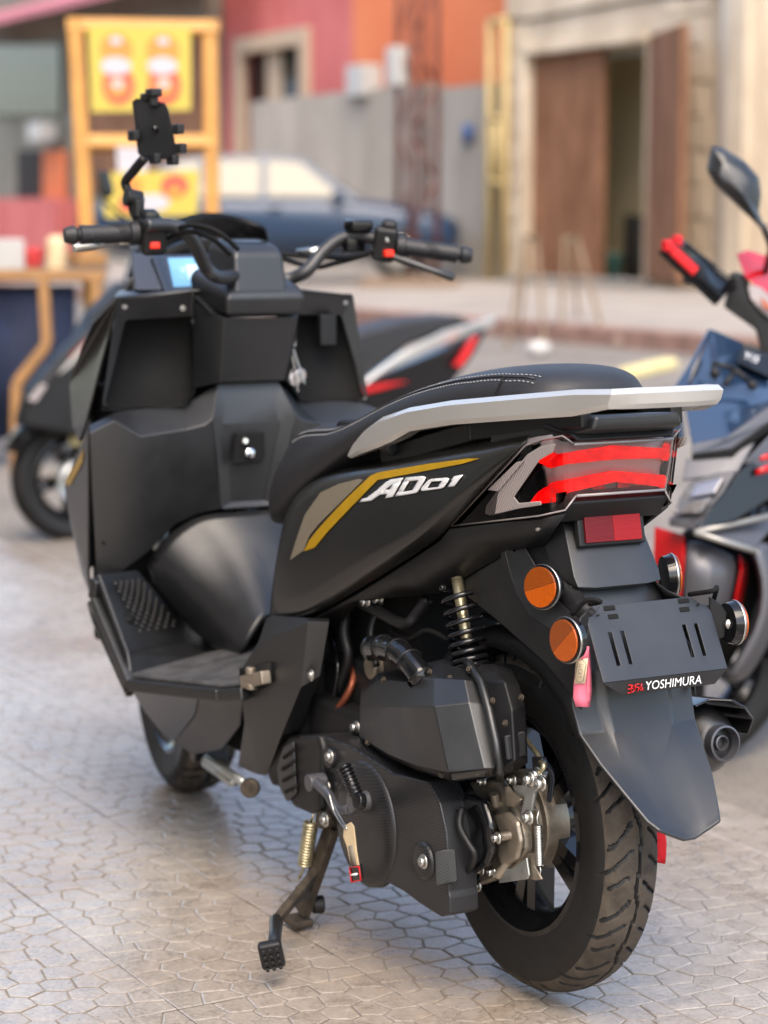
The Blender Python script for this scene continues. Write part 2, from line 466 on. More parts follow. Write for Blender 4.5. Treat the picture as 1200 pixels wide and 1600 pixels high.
# kerb and road
mat('kerb stone', (.27, .25, .225), .8, var=.3, vs=14, bump=.4, bs=60)
KE = mk('kerb', *box((6 * ca + .836 * sa_, 6 * sa_ - .836 * ca, GZ - .076), 34, .176, .15, Matrix.Rotation(TA, 3, 'Z')), 'paving stone', bevel=.012); KE['kind'] = 'structure'
def roadmat():
    m = mat('dusty asphalt', (.2, .175, .15), .8, spec=.3)
    nt = m.node_tree; b = nt.nodes['Principled BSDF']; ge = nt.nodes.new('ShaderNodeNewGeometry')
    n1 = nt.nodes.new('ShaderNodeTexNoise'); n1.inputs['Scale'].default_value = .9; n1.inputs['Detail'].default_value = 10; n1.inputs['Roughness'].default_value = .7
    n2 = nt.nodes.new('ShaderNodeTexNoise'); n2.inputs['Scale'].default_value = 90; n2.inputs['Detail'].default_value = 3
    for n in (n1, n2): nt.links.new(ge.outputs['Position'], n.inputs['Vector'])
    c = nt.nodes.new('ShaderNodeValToRGB'); c.color_ramp.elements[0].position = .32; c.color_ramp.elements[1].position = .68
    c.color_ramp.elements[0].color = (.155, .135, .118, 1); c.color_ramp.elements[1].color = (.25, .225, .195, 1)
    nt.links.new(n1.outputs['Fac'], c.inputs['Fac'])
    mx = nt.nodes.new('ShaderNodeMixRGB'); mx.blend_type = 'OVERLAY'; mx.inputs['Fac'].default_value = .6
    nt.links.new(c.outputs['Color'], mx.inputs['Color1']); nt.links.new(n2.outputs['Fac'], mx.inputs['Color2'])
    nt.links.new(mx.outputs['Color'], b.inputs['Base Color'])
    bp = nt.nodes.new('ShaderNodeBump'); bp.inputs['Strength'].default_value = .6; bp.inputs['Distance'].default_value = .006
    nt.links.new(n2.outputs['Fac'], bp.inputs['Height']); nt.links.new(bp.outputs['Normal'], b.inputs['Normal'])
roadmat()
prof = [(-.96, -.112), (-2.5, -.06), (-8.0, .17)]
v, f = strips([[(x, y, z) for y, z in prof] for x in (-60, -10, 10, 30, 60, 160)])
RD = mk('road', v, f, 'dusty asphalt'); RD['kind'] = 'structure'
mat('far paving', (.3, .265, .23), .8, var=.2, vs=1.2, bump=.3, bs=30)
mat('worn kerb', (.27, .16, .125), .8, var=.4, vs=5)
v, f = strips([[(x, y, z) for y, z in [(-8.18, .315), (-9.5, .37), (-13.5, .43)]] for x in (-60, -10, 10, 30, 60, 160)])
o = mk('far_pavement', v, f, 'far paving'); o['kind'] = 'structure'
o = mk('far_kerb', *box((20, -8.08, .19), 160, .2, .26), 'worn kerb', bevel=.02); o['kind'] = 'structure'
v, f = strips([[(x, -400, -.3), (x, 400, -.3)] for x in (-300, 300)])
o = mk('ground', v, f, 'dusty asphalt'); o['kind'] = 'structure'

# ---- houses across the street (front walls along the street)
def plaster(name, c0, c1, sc=1.2, streak=True):
    m = mat(name, c0, .85, spec=.25)
    nt = m.node_tree; b = nt.nodes['Principled BSDF']; ge = nt.nodes.new('ShaderNodeNewGeometry')
    mp = nt.nodes.new('ShaderNodeMapping'); mp.inputs['Scale'].default_value = (1, 1, .35 if streak else 1)
    n1 = nt.nodes.new('ShaderNodeTexNoise'); n1.inputs['Scale'].default_value = sc; n1.inputs['Detail'].default_value = 10; n1.inputs['Roughness'].default_value = .68
    nt.links.new(ge.outputs['Position'], mp.inputs['Vector']); nt.links.new(mp.outputs['Vector'], n1.inputs['Vector'])
    c = nt.nodes.new('ShaderNodeValToRGB'); c.color_ramp.elements[0].position = .33; c.color_ramp.elements[1].position = .66
    c.color_ramp.elements[0].color = (*c0, 1); c.color_ramp.elements[1].color = (*c1, 1)
    nt.links.new(n1.outputs['Fac'], c.inputs['Fac']); nt.links.new(c.outputs['Color'], b.inputs['Base Color'])
    bp = nt.nodes.new('ShaderNodeBump'); bp.inputs['Strength'].default_value = .4; bp.inputs['Distance'].default_value = .02
    nt.links.new(n1.outputs['Fac'], bp.inputs['Height']); nt.links.new(bp.outputs['Normal'], b.inputs['Normal'])
plaster('cream plaster', (.40, .31, .215), (.66, .565, .44))
plaster('red plaster', (.44, .10, .095), (.6, .18, .17))
plaster('orange plaster', (.62, .16, .065), (.7, .22, .1))
plaster('grey concrete', (.28, .245, .205), (.42, .375, .32))
plaster('wood door', (.15, .068, .036), (.27, .135, .075), 3.)
plaster('shop wall', (.16, .15, .12), (.25, .24, .2))
plaster('inner wall', (.48, .39, .22), (.62, .52, .32))
mat('beige frame', (.45, .34, .24), .7, var=.1)
mat('dark window', (.045, .045, .035), .15, spec=.5)
mat('yellow wood', (.50, .24, .05), .55, var=.18, vs=7)
mat('brown steel', (.30, .15, .05), .5, var=.2)
mat('rusty pole', (.15, .045, .032), .7, var=.6, vs=5)
mat('pale box', (.45, .44, .42), .5)
mat('blue sign', (.035, .09, .25), .4)
mat('yellow paint', (.52, .38, .16), .5, var=.1)
mat('poster yellow', (.46, .35, .04), .5)
mat('poster orange', (.58, .20, .02), .5)
mat('poster red', (.48, .03, .03), .5)
mat('poster white', (.42, .40, .43), .5)
mat('navy cloth', (.012, .022, .06), .75, var=.3, vs=6)
mat('awning', (.55, .17, .2), .6, var=.1)
mat('dark interior', (.02, .018, .016), .9)
mat('green bin', (.03, .11, .09), .5)
mat('stone', (.32, .22, .17), .85, var=.3, vs=12)
mat('faded yellow', (.62, .53, .26), .7, var=.2, vs=9)
mat('old timber', (.17, .115, .07), .7, var=.3, vs=10)
def yrect(name, m, y0, y1, parent, px, bevel=.0, **k):     # px: polygon on the front plane y0, extruded to y1
    return mk(name, *extr(px, (0, y1 - y0, 0)), m, parent, bevel=bevel, smooth=False, **k)
YW = -12.6
# cream stone house with the brown double door
CH = thing('stone_house', 'cream plastered house with a tall brown double door standing half open', 'house', (12., YW - 1, .43))
dl_, dr_ = (20.308,-12.6,0.4112), (17.8509,-12.6,0.3839)
dt = (20.3502,-12.6,3.0986)
xl, xr_ = dl_[0], dr_[0]; zd, zt_ = .43, dt[2]
xe = (20.8294,-12.6,1.4933)[0]; xend = (15.7936,-12.6,1.4361)[0]
mk('wall', *join(box(((xe + xl) / 2, YW - .2, 3.4), xe - xl, .4, 6.2), box(((xl + xr_) / 2, YW - .2, (zt_ + 6.5) / 2), xl - xr_, .4, 6.5 - zt_), box(((xr_ + xend) / 2, YW - .2, 3.4), xr_ - xend, .4, 6.2), box((xe - .2, YW - 3, 3.4), .4, 5.6, 6.2), box((xend + .2, YW - 3, 3.4), .4, 5.6, 6.2)), 'cream plaster', CH, smooth=False)
mk('roof', *box(((xe + xend) / 2, YW - 3, 6.6), xe - xend + .4, 6.4, .22), 'grey concrete', CH, smooth=False)
mk('inner_wall', *box(((xl + xr_) / 2 - .2, YW - 1.1, 1.75), 2.6, .1, 2.7), 'inner wall', CH, smooth=False)
mk('door_step', *box(((xl + xr_) / 2, YW + .12, .46), xl - xr_ + .3, .26, .07), 'kerb stone', CH, bevel=.01)
xm = (18.8251,-12.6,1.4705)[0]
LD = mk('door', *box(((xl + xm) / 2, YW - .12, (zd + zt_) / 2), xl - xm, .06, zt_ - zd - .02), 'wood door', CH, bevel=.008)
for k in range(6):
    x = xl - (k + .5) * (xl - xm) / 6
    mk('door_plank', *box((x, YW - .082, (zd + zt_) / 2), (xl - xm) / 6 - .015, .02, zt_ - zd - .06), 'wood door', LD, bevel=.004)
# open leaf swung towards the street
hx_ = Vector((xr_ - .12, YW + .0, 0)); hd_ = Vector(((16.2257,-12,0.3828)[0] + .04, YW + .62, 0)) 
LO = mk('door', *bar((hx_.x, hx_.y, (zd + zt_) / 2 + .06), (hd_.x, hd_.y, (zd + zt_) / 2 + .06), .06, zt_ - zd), 'wood door', CH, bevel=.008)
dd_ = (hd_ - hx_)
for k in range(4):
    p = hx_ + dd_ * ((k + .5) / 4); Q = Matrix.Rotation(math.atan2(dd_.y, dd_.x), 3, 'Z')
    mk('door_plank', *box(p + Vector((0, 0, (zd + zt_) / 2 + .06)), dd_.length / 4 - .014, .085, zt_ - zd - .06, Q), 'wood door', LO, bevel=.004)
mk('door_frame', *join(box((xl + .04, YW + .02, (zd + zt_) / 2 + .05), .09, .1, zt_ - zd + .1), box(((xl + xr_) / 2, YW + .02, zt_ + .05), xl - xr_ + .08, .1, .09)), 'cream plaster', CH, bevel=.01)
# drain pipe and buttress at its right end
mk('pilaster', *box(((16.0725,-12.6,1.4392)[0], YW + .06, 3.4), .35, .13, 6.1), 'cream plaster', CH, bevel=.02)
o = mk('plank', *box((19.1925,-13.4,0.7141), .34, .05, 1.0), 'dark interior'); o.location = (0, 0, 0); tag(o, 'dark board leaning just inside the half open brown door', 'board')
o = mk('bin', *rev([(0, .09), (.3, .13), (.31, .14), (.33, .14)], ((18.9786,-12.95,0.4382)[0], -12.95, .43), (0, 0, 1), 18, True), 'green bin'); tag(o, 'small green bin standing inside the doorway', 'bin')
# pipe and cables that run over the facade
mk('wall_cable', *tube([(xe + .2, YW + .03, zt_ + .5), (xl, YW + .03, zt_ + .42), (xr_, YW + .03, zt_ + .47), (xend, YW + .03, zt_ + .38)], .018, 6), 'dark interior', CH)
mk('drain_pipe', *tube([(xend + .5, YW + .08, .45), (xend + .5, YW + .08, 6.3)], .05, 12), 'pale box', CH)
for i in range(9):        # courses of dressed blocks left bare beside the door
    for j in range(2): mk('stone_block', *box((xe - .16 - .26 * j + (.1 if i % 2 else 0), YW + .012, .62 + i * .34), .24, .03, .31), 'cream plaster', CH, bevel=.012)
for i in range(10):
    for j in range(2): mk('stone_block', *box((xr_ - .55 - .46 * j + (.14 if i % 2 else 0), YW + .012, .62 + i * .36), .42, .03, .33), 'cream plaster', CH, bevel=.012)
# neighbouring wall at the far right
o = thing('grey_house', 'grey blue shop front at the far right edge beyond the cream house', 'house', (7, -13.6, .4))
mk('wall', *box((xend - 4.4, -13.6, 3.2), 8.4, 1., 6.), 'shop wall', o, smooth=False)
for k in range(2): mk('window', *box((xend - .6 - 1.6 * k, -13.08, 2.3), 1.1, .06, 1.6), 'dark window', o, bevel=.01)

# red house
RH = thing('red_house', 'red plastered house with a beige framed window behind the parked car', 'house', (22., -14.6, .4))
xa, xb = (32.1941,-13.6,2.6983)[0], (22.4502,-13.6,2.3461)[0]
xo = (26.7602,-13.6,3.4301)[0]
YR = -13.6
wl, wr, wb, wt = (30.8159,-13.6,4.0855)[0], (28.1515,-13.6,3.8976)[0], (29.4392,-13.6,2.449)[2] - .9, (29.4154,-13.6,4.0657)[2]
mk('wall', *join(box(((xa + wl) / 2, YR - .2, 3.4), xa - wl, .4, 6.4), box(((wl + wr) / 2, YR - .2, (wt + 6.6) / 2), wl - wr, .4, 6.6 - wt), box(((wr + xo) / 2, YR - .2, 3.4), wr - xo, .4, 6.4), box(((wl + wr) / 2, YR - .2, (wb + .2) / 2), wl - wr, .4, max(.1, wb - .2))), 'red plaster', RH, smooth=False)
mk('wall', *box(((xo + xb) / 2, YR - .19, 3.4), xo - xb, .4, 6.4), 'orange plaster', RH, smooth=False)
mk('roof', *box(((xa + xb) / 2, YR - 3, 6.7), xa - xb + .3, 6.4, .2), 'grey concrete', RH, smooth=False)
WN = mk('window', *join(box((wl - .12, YR + .03, (wb + wt) / 2), .26, .14, wt - wb), box((wr + .12, YR + .03, (wb + wt) / 2), .26, .14, wt - wb), box(((wl + wr) / 2, YR + .034, wt - .12), wl - wr, .14, .26)), 'beige frame', RH, bevel=.01)
mk('window_reveal', *box(((wl + wr) / 2 + .2, YR - .12, (wb + wt) / 2 - .1), .5, .06, wt - wb - .3), 'beige frame', WN, smooth=False)
mk('pane', *box(((wl + wr) / 2, YR - .16, (wb + wt) / 2), wl - wr - .3, .05, wt - wb - .3), 'dark window', WN)
mk('glazing_bar', *join(box(((wl + wr) / 2, YR - .12, (wb + wt) / 2), .06, .03, wt - wb - .3), box(((wl + wr) / 2, YR - .121, (wb + wt) / 2 + .2), wl - wr - .3, .03, .06)), 'beige frame', WN)
# concrete yard wall in front of it
CW = thing('yard_wall', 'plain grey concrete wall beside the rusty lattice pole', 'wall', ((24.693,-12.9,0.658)[0], -12.9, .42))
p0, p1 = (28.6007,-12.9,2.9414), (23.0838,-12.9,2.787)
mk('wall', *box(((p0[0] + p1[0]) / 2, -12.9, (p0[2] + .4) / 2), p0[0] - p1[0], .25, p0[2] - .4), 'grey concrete', CW, smooth=False)
p0, p1 = (22.7862,-12.75,2.834), (21.2143,-12.75,2.754)
mk('gate_pier', *box(((p0[0] + p1[0]) / 2, -12.85, (p0[2] + .4) / 2), p0[0] - p1[0], .4, p0[2] - .4), 'grey concrete', CW, smooth=False)
mk('wall_block', *box((24.9173,-12.8,3.0659), .5, .3, .42), 'pale box', CW, bevel=.01)
o = mk('wall_sign', *box((21.7363,-12.6,2.2373), .22, .03, .22), 'blue sign'); tag(o, 'small square blue sign on the grey gate pier', 'sign')
GF = thing('gate_frame', 'yellow painted steel gate frame between the grey pier and the cream house', 'gate frame', (20.8493,-12.5,0.5565))
g0, g1 = (21.023,-12.5,3.5525), (20.663,-12.5,3.5248)
for q in (g0, g1): mk('post', *bar((q[0], -12.5, .4), (q[0], -12.5, q[2]), .07, .07, (0, 1, 0)), 'yellow paint', GF)
for z in (g0[2], (20.8724,-12.5,2.3834)[2], (20.8626,-12.5,1.6096)[2]): mk('rail', *bar((g0[0] + .03, -12.5, z), (g1[0] - .03, -12.5, z), .06, .07), 'yellow paint', GF)
mk('panel', *box(((g0[0] + g1[0]) / 2, -12.49, ((20.8724,-12.5,2.3834)[2] + (20.8626,-12.5,1.6096)[2]) / 2), .16, .02, .7), 'yellow paint', GF)

# rusty lattice pole with a meter box
LP = thing('lattice_pole', 'rusty steel lattice power pole standing in front of the grey wall', 'pole', ((20.8664,-11.4,0.4132)[0], -11.4, .4))
pc_ = (20.8664,-11.4,0.4132)[0]
hw_ = .17
legs = [(pc_ + sx * hw_, -11.4 + sy * hw_) for sx in (-1, 1) for sy in (-1, 1)]
for x, y in legs: mk('pole_leg', *bar((x, y, .38), (x, y, 6.8), .055, .055, (0, 1, 0)), 'rusty pole', LP)
for k in range(11):
    z = .5 + k * .56
    for (a, b) in ((0, 1), (1, 3)):
        A_, B__ = legs[a], legs[b]
        if k % 2: A_, B__ = B__, A_
        mk('brace', *bar((A_[0], A_[1], z), (B__[0], B__[1], z + .56), .012, .03, (0, 0, 1)), 'rusty pole', LP)
o = mk('meter_box', *box((21.0212,-11.2,2.973), .26, .18, .46), 'pale box', None, bevel=.02); tag(o, 'pale grey meter box fixed to the lattice pole', 'meter box')

# shop on the left with an awning
SHP = thing('corner_shop', 'dim shop front under a pink awning behind the yellow food cart', 'shop', (26, -13., .4))
x0, x1 = (44.2477,-13.2,3.1262)[0], (31.3362,-13.2,2.6595)[0]
mk('wall', *box(((x0 + x1) / 2, -13.4, 3.4), x0 - x1, .3, 6.4), 'shop wall', SHP, smooth=False)
a0_, a1_ = (42.2049,-12.6,5.0051), (29.3885,-12.6,4.0831)
mk('awning', *extr([(a0_[0], -12.2, a0_[2]), (a0_[0], -13.2, a0_[2] + .35), (a0_[0], -13.2, a0_[2] + .28), (a0_[0], -12.2, a0_[2] - .14)], (a1_[0] - a0_[0], 0, 0)), 'awning', SHP, smooth=False)
mk('shutter', *extr([(42.3949,-13.2,4.757),(37.9131,-13.2,4.4519),(37.984,-13.2,3.1403),(42.4994,-13.2,3.3258)], (0, .05, 0)), 'dark window', SHP, smooth=False)
mk('doorway', *extr([(40.5327,-13.2,2.5482),(38.951,-13.2,2.5047),(39.0261,-13.2,1.2078),(40.6191,-13.2,1.21)], (0, .05, 0)), 'dark interior', SHP, smooth=False)
mk('doorway', *extr([(36.8193,-13.2,4.4937),(31.2983,-13.2,4.1044),(31.3635,-13.2,1.6167),(36.9585,-13.2,1.6803)], (0, .04, 0)), 'wood door', SHP, smooth=False)
mk('pier', *extr([(38.951,-13.2,2.5047),(37.7402,-13.2,2.4714),(37.8586,-13.2,0.2331),(39.084,-13.2,0.2103)], (0, .07, 0)), 'orange plaster', SHP, smooth=False)
mk('shop_counter', *extr([(41.4109,-12.8,1.5992),(37.2537,-12.8,1.5623),(37.3131,-12.8,0.4872),(41.4963,-12.8,0.4304)], (0, -.4, 0)), 'red plaster', SHP, smooth=False)
AC = mk('cooling_unit', *box((38.3094,-12.9,2.8333), .75, .35, .36), 'pale box', None, bevel=.02); tag(AC, 'pale cooling unit on the shop wall left of the yellow cart', 'cooling unit')

# ---- unseen shop row beside the frame, added to shade and reflect in the scooter
SR = mk('unseen_shop_row', *join(box((19, 4.2, 3.6), 42, .3, 7.3), box((19, 3.95, 3.0), 42, .6, .22)), 'cream plaster', smooth=False); SR['kind'] = 'structure'
for k in range(7):
    mk('unseen_shop_opening', *box((1 + 6 * k, 4.02, 1.3), 3.4, .1, 2.6), 'dark window', SR, smooth=False)
# ================================================================ the black scooter
MS = thing('scooter', 'matte black maxi scooter with AD01 emblem parked rear-on on the tiled pavement', 'scooter', (.66, 0, -.012))

TRD = set()
def tyre_mesh(r, w, rim, seg, cross, tread=True, depth=.0042):
    # cross-section profile (lateral y, radius)
    ctl = [(-w * .41, rim - .004), (-w * .435, rim + .010), (-w * .475, rim + .03), (-w * .5, (rim + r) / 2 + .004), (-w * .465, r - .026), (-w * .36, r - .0105), (-w * .2, r - .0028), (0, r)]
    ctl = ctl + [(-a, b) for a, b in ctl[-2::-1]]
    pr = smooth_path([(a, b, 0) for a, b in ctl], cross)
    n = len(pr); V = []; circ = 2 * math.pi * r; TRD.clear()
    N = max(1, round(circ / .118)); per = circ / N
    for i in range(seg):
        th = 2 * math.pi * i / seg; s = circ * i / seg
        for j, p in enumerate(pr):
            rr = p.y; y = p.x
            if tread and rr > r - .032:
                t = y / (w * .5); d = 9.
                ph = (s % per) / per
                cz = .06 * math.sin(2 * math.pi * ph) + .03 * math.sin(4 * math.pi * ph)
                d = min(d, abs(t - cz) * w * .5 / .0017)
                for sg in (1, -1):
                    tt = (t - cz) * sg
                    for k, (o, t0, t1, kk) in enumerate(((0., .2, .86, .55), (.34, .3, .72, .42), (.66, .24, .92, .5), (.83, .74, .84, .2))):
                        if t0 < tt < t1:
                            c = (o + (.25 if sg < 0 else 0) - kk * ((tt - .15) ** 1.3)) % 1
                            dd = abs((ph - c + .5) % 1 - .5) * per
                            d = min(d, dd / (.0021 if k < 3 else .0016))
                g = max(0, min(1, (1.35 - d) / .5)); rr -= depth * g
                if g < .5 and rr > r - .022: TRD.add(len(V))
            V.append((rr * math.sin(th), y, rr * math.cos(th)))
    F = [(i * n + j, i * n + j + 1, ((i + 1) % seg) * n + j + 1, ((i + 1) % seg) * n + j) for i in range(seg) for j in range(n - 1)]
    return V, F
def xf(vf, c, rz=0.):
    q = Matrix.Rotation(rz, 3, 'Z'); c = Vector(c)
    return [tuple(c + q @ Vector(p)) for p in vf[0]], vf[1]
def wheel(name, parent, c, r, w, rim, spokes=5, rz=0., seg=360, cross=5, tread=True, rimmat='gloss black'):
    root = bpy.data.objects.new(name, None); COL.objects.link(root); root.parent = parent
    root.location = Vector(c) - root_loc(parent)
    v, f = xf(tyre_mesh(r, w, rim, seg, cross, tread), c, rz)
    ty = mk('tyre', v, f, 'tyre rubber', root, sharp=50)
    if tread:
        ty.data.materials.append(M['tyre tread'])
        for p in ty.data.polygons:
            if all(i in TRD for i in p.vertices): p.material_index = 1
    hw = w * .42
    parts = [rev([(-hw, rim + .004), (-hw - .002, rim - .004), (-hw + .008, rim - .010), (-hw + .014, rim - .022), (-.012, rim - .032), (.012, rim - .032), (hw - .014, rim - .022), (hw - .008, rim - .010), (hw + .002, rim - .004), (hw, rim + .004)], (0, 0, 0), (0, 1, 0), 72)]
    for k in range(spokes):
        a = 2 * math.pi * k / spokes + .5
        for da in (-.13, .13):
            p0 = Vector((.045 * math.sin(a + da * 1.2), .0, .045 * math.cos(a + da * 1.2))); p1 = Vector(((rim - .028) * math.sin(a + da), 0, (rim - .028) * math.cos(a + da)))
            parts.append(bar(p0, p1, .022, .034, (0, 1, 0)))
    parts.append(rev([(-.05, .03), (-.045, .055), (.03, .06), (.034, .03)], (0, 0, 0), (0, 1, 0), 32, True))
    v, f = xf(join(*parts), c, rz)
    mk('rim', v, f, rimmat, root, sharp=35)
    return root
RW = wheel('rear_wheel', MS, (0, .015, .2562), .2562, .100, .166, seg=720, cross=7)
FW = wheel('front_wheel', MS, (1.372, 0, .248), .26, .112, .178, rz=-.154, seg=300, cross=4)

# ---- side panels of the tail
cols = [
 [(0.612,0.14,0.6532),(0.5742,0.163,0.6504),(0.5867,0.174,0.5828),(0.6047,0.178,0.4851),(0.6262,0.168,0.4644)],
 [(0.5978,0.118,0.7),(0.5259,0.158,0.6981),(0.5133,0.174,0.6032),(0.5115,0.179,0.5008),(0.5385,0.166,0.4837)],
 [(0.5363,0.108,0.7303),(0.456,0.153,0.7282),(0.4228,0.17,0.6407),(0.4372,0.176,0.5195),(0.4612,0.163,0.4999)],
 [(0.4399,0.102,0.752),(0.358,0.148,0.7469),(0.2977,0.166,0.691),(0.2866,0.172,0.5957),(0.3511,0.152,0.5503)],
 [(0.3134,0.1,0.775),(0.2157,0.143,0.7706),(0.1823,0.159,0.7185),(0.1697,0.168,0.6487),(0.2264,0.146,0.6061)],
 [(0.1497,0.096,0.8083),(0.0724,0.136,0.7972),(0.0835,0.151,0.7479),(0.0885,0.162,0.6931),(0.0904,0.136,0.6731)],
 [(0.0171,0.09,0.8335),(-0.0479,0.127,0.8198),(-0.0203,0.142,0.786),(0.0074,0.152,0.7533),(0.0589,0.139,0.6952)],
 [(-0.1026,0.084,0.8532),(-0.1068,0.119,0.8318),(-0.0843,0.128,0.8096),(-0.0512,0.134,0.7831),(-0.0019,0.134,0.744)],
]
v, f = strips(cols)
SPL, SPR = pair(mk, 'side_panel', v, f, 'satin paint', MS, sub=2, solid=.004)
for o in (SPL, SPR):
    me = o.data; at = me.attributes.new('crease_edge', 'FLOAT', 'EDGE')
    for i, e in enumerate(me.edges):
        a, b = sorted((e.vertices[0] % 5, e.vertices[1] % 5))
        if a == b and a in (1, 3): at.data[i].value = .9
# stripes and emblem on the left panel, raised
T = bvh_of(SPL)
decal('champagne_stripe', [(0.3235,0.2,0.7393),(0.3857,0.2,0.7253),(0.4433,0.2,0.7056),(0.4879,0.2,0.6647),(0.5251,0.2,0.5854),(0.4768,0.2,0.6081),(0.4627,0.2,0.633),(0.4342,0.2,0.655),(0.3532,0.2,0.7078),(0.3072,0.2,0.7394)], T, 'champagne', SPL, cuts=4)
decal('gold_stripe', [(0.2873,0.2,0.748),(0.2668,0.2,0.755),(0.1178,0.2,0.7825),(0.0145,0.2,0.7994),(-0.0162,0.2,0.8023),(0.0222,0.2,0.7917),(0.1178,0.2,0.7723),(0.2606,0.2,0.7442),(0.3165,0.2,0.7035),(0.4007,0.2,0.6463),(0.4394,0.2,0.6173),(0.4758,0.2,0.6065),(0.4588,0.2,0.6278),(0.4342,0.2,0.6473),(0.3532,0.2,0.7036)], T, 'gold', SPL, lift=.0016, cuts=4)
for pl in (
 [(0.3019,0.2,0.7056),(0.2958,0.2,0.7113),(0.2803,0.2,0.7146),(0.2536,0.2,0.7293),(0.2326,0.2,0.743),(0.2187,0.2,0.749),(0.1827,0.2,0.7551),(0.1872,0.2,0.7485),(0.2084,0.2,0.7439),(0.2309,0.2,0.7315),(0.2319,0.2,0.7252),(0.2414,0.2,0.7238),(0.2537,0.2,0.7182),(0.265,0.2,0.7122)],
 [(0.2084,0.2,0.7439),(0.1872,0.2,0.7485),(0.2015,0.2,0.7249),(0.224,0.2,0.72),(0.2187,0.2,0.7274),(0.2319,0.2,0.7252),(0.2309,0.2,0.7315),(0.2146,0.2,0.7343)],
 [(0.1753,0.2,0.7562),(0.1269,0.2,0.7633),(0.1171,0.2,0.7629),(0.1187,0.2,0.7564),(0.1309,0.2,0.7396),(0.1375,0.2,0.737),(0.194,0.2,0.7261),(0.1889,0.2,0.7335),(0.1709,0.2,0.7353),(0.1461,0.2,0.7404),(0.1352,0.2,0.7566),(0.179,0.2,0.7494)],
 [(0.179,0.2,0.7494),(0.1635,0.2,0.7518),(0.1743,0.2,0.7346),(0.1889,0.2,0.7335)],
 [(0.121,0.2,0.7475),(0.1063,0.2,0.7593),(0.0982,0.2,0.762),(0.0566,0.2,0.768),(0.0496,0.2,0.7675),(0.0508,0.2,0.7627),(0.0546,0.2,0.7584),(0.0715,0.2,0.7573),(0.0673,0.2,0.7624),(0.0975,0.2,0.758),(0.1021,0.2,0.7522),(0.1177,0.2,0.7499)],
 [(0.121,0.2,0.7475),(0.1177,0.2,0.7499),(0.1021,0.2,0.7522),(0.1053,0.2,0.7477),(0.0743,0.2,0.7524),(0.0715,0.2,0.7573),(0.0546,0.2,0.7584),(0.0581,0.2,0.7542),(0.066,0.2,0.7513),(0.1161,0.2,0.7425),(0.1226,0.2,0.7431)],
 [(0.0361,0.2,0.7722),(0.0134,0.2,0.7765),(0.0298,0.2,0.7584),(0.0477,0.2,0.7553),(0.0376,0.2,0.7664),(0.0423,0.2,0.7654)]):
    decal('emblem_letter', pl, T, 'white emblem', SPL, lift=.0022, th=.0012, cuts=2)

# ---- underside of the tail between panel and engine
cols = [
 [(0.4712,0.158,0.4958),(0.4573,0.13,0.4861)],[(0.3589,0.148,0.5467),(0.3612,0.125,0.5414)],[(0.2337,0.142,0.6028),(0.2473,0.12,0.5642)],
 [(0.0973,0.132,0.67),(0.1318,0.112,0.5856)],[(0.0658,0.135,0.6913),(0.0455,0.102,0.6309)],[(-0.1264,0.104,0.7271),(-0.0429,0.094,0.6722)],[(-0.1656,0.085,0.7394),(-0.0868,0.07,0.6836)]]
v, f = strips(cols); pair(mk, 'tail_underpanel', v, f, 'dark plastic', MS, solid=.004)
# inner frame block that closes the tail
mk('frame_cover', *join(box((.26, 0, .73), .50, .20, .17), box((.52, 0, .66), .3, .17, .1), box((.40, 0, .50), .26, .15, .24), box((.58, 0, .45), .16, .2, .36)), 'void black', MS, bevel=.01)

# ---- seat
def seat_rings():
    st = [ # x, z_bottom, z_edge, z_top, y_bottom, y_edge
     (.778, .622, .655, .665, .045, .03), (.768, .612, .690, .705, .085, .058), (.735, .612, .735, .757, .118, .082), (.66, .635, .775, .798, .142, .104), (.57, .685, .790, .809, .150, .120), (.47, .730, .799, .814, .152, .132),
     (.40, .762, .814, .830, .150, .136), (.345, .786, .834, .850, .148, .135), (.295, .803, .852, .869, .146, .132), (.22, .822, .876, .894, .142, .128), (.12, .842, .900, .918, .138, .124), (.035, .856, .913, .931, .13, .116), (-.04, .868, .921, .936, .115, .102), (-.10, .876, .918, .931, .095, .08), (-.132, .882, .905, .912, .065, .05)]
    rings = []
    for x, zb, ze, zt, yb, ye in st:
        half = [(yb - .02, zb - .004), (yb, zb + .006), (yb + .002, zb + (ze - zb) * .5), (ye + .008, ze - .012), (ye, ze), (ye * .72, ze + (zt - ze) * .7), (ye * .3, zt)]
        rings.append([(x, y, z) for y, z in half] + [(x, -y, z) for y, z in reversed(half)])
    return rings
v, f = loft(seat_rings())
SEAT = mk('seat', v, f, 'seat vinyl', MS, sub=2)
TS = bvh_of(SEAT)
def seam(y_of, pts):
    out = []
    for x in pts:
        y = y_of(x); h = TS.ray_cast(Vector((x, y, 1.3)), Vector((0, 0, -1)))
        if h[0] is not None: out.append(h[0] + h[1] * .0008)
    return out
def edge_y(x):
    st = [(.66, .108), (.47, .132), (.345, .136), (.22, .128), (.12, .124), (.035, .116), (-.04, .102), (-.10, .08)]
    for (a, ya), (b, yb) in zip(st, st[1:]):
        if a >= x >= b: return ya + (yb - ya) * (a - x) / (a - b)
    return .1
vf = []
for off in (-.002, .010):
    P = seam(lambda x: edge_y(x) - off, [.64 - i * .0075 for i in range(98)])
    for a, b in zip(P[::1], P[1::1]):
        vf.append(tube([a, a.lerp(b, .55)], .0009, 5))
mk('stitching', *join(*vf), 'thread', SEAT)['kind'] = 'stuff'
P = seam(lambda x: edge_y(x) - .004, [.64 - i * .015 for i in range(49)])
mk('piping', *tube(P, .0016, 6), 'seat vinyl', SEAT)
P = [h[0] + h[1] * .001 for h in [TS.ray_cast(Vector((-.03, .2, .93 - i * .004)), Vector((0, -1, 0))) for i in range(3, 18)] if h[0] is not None]
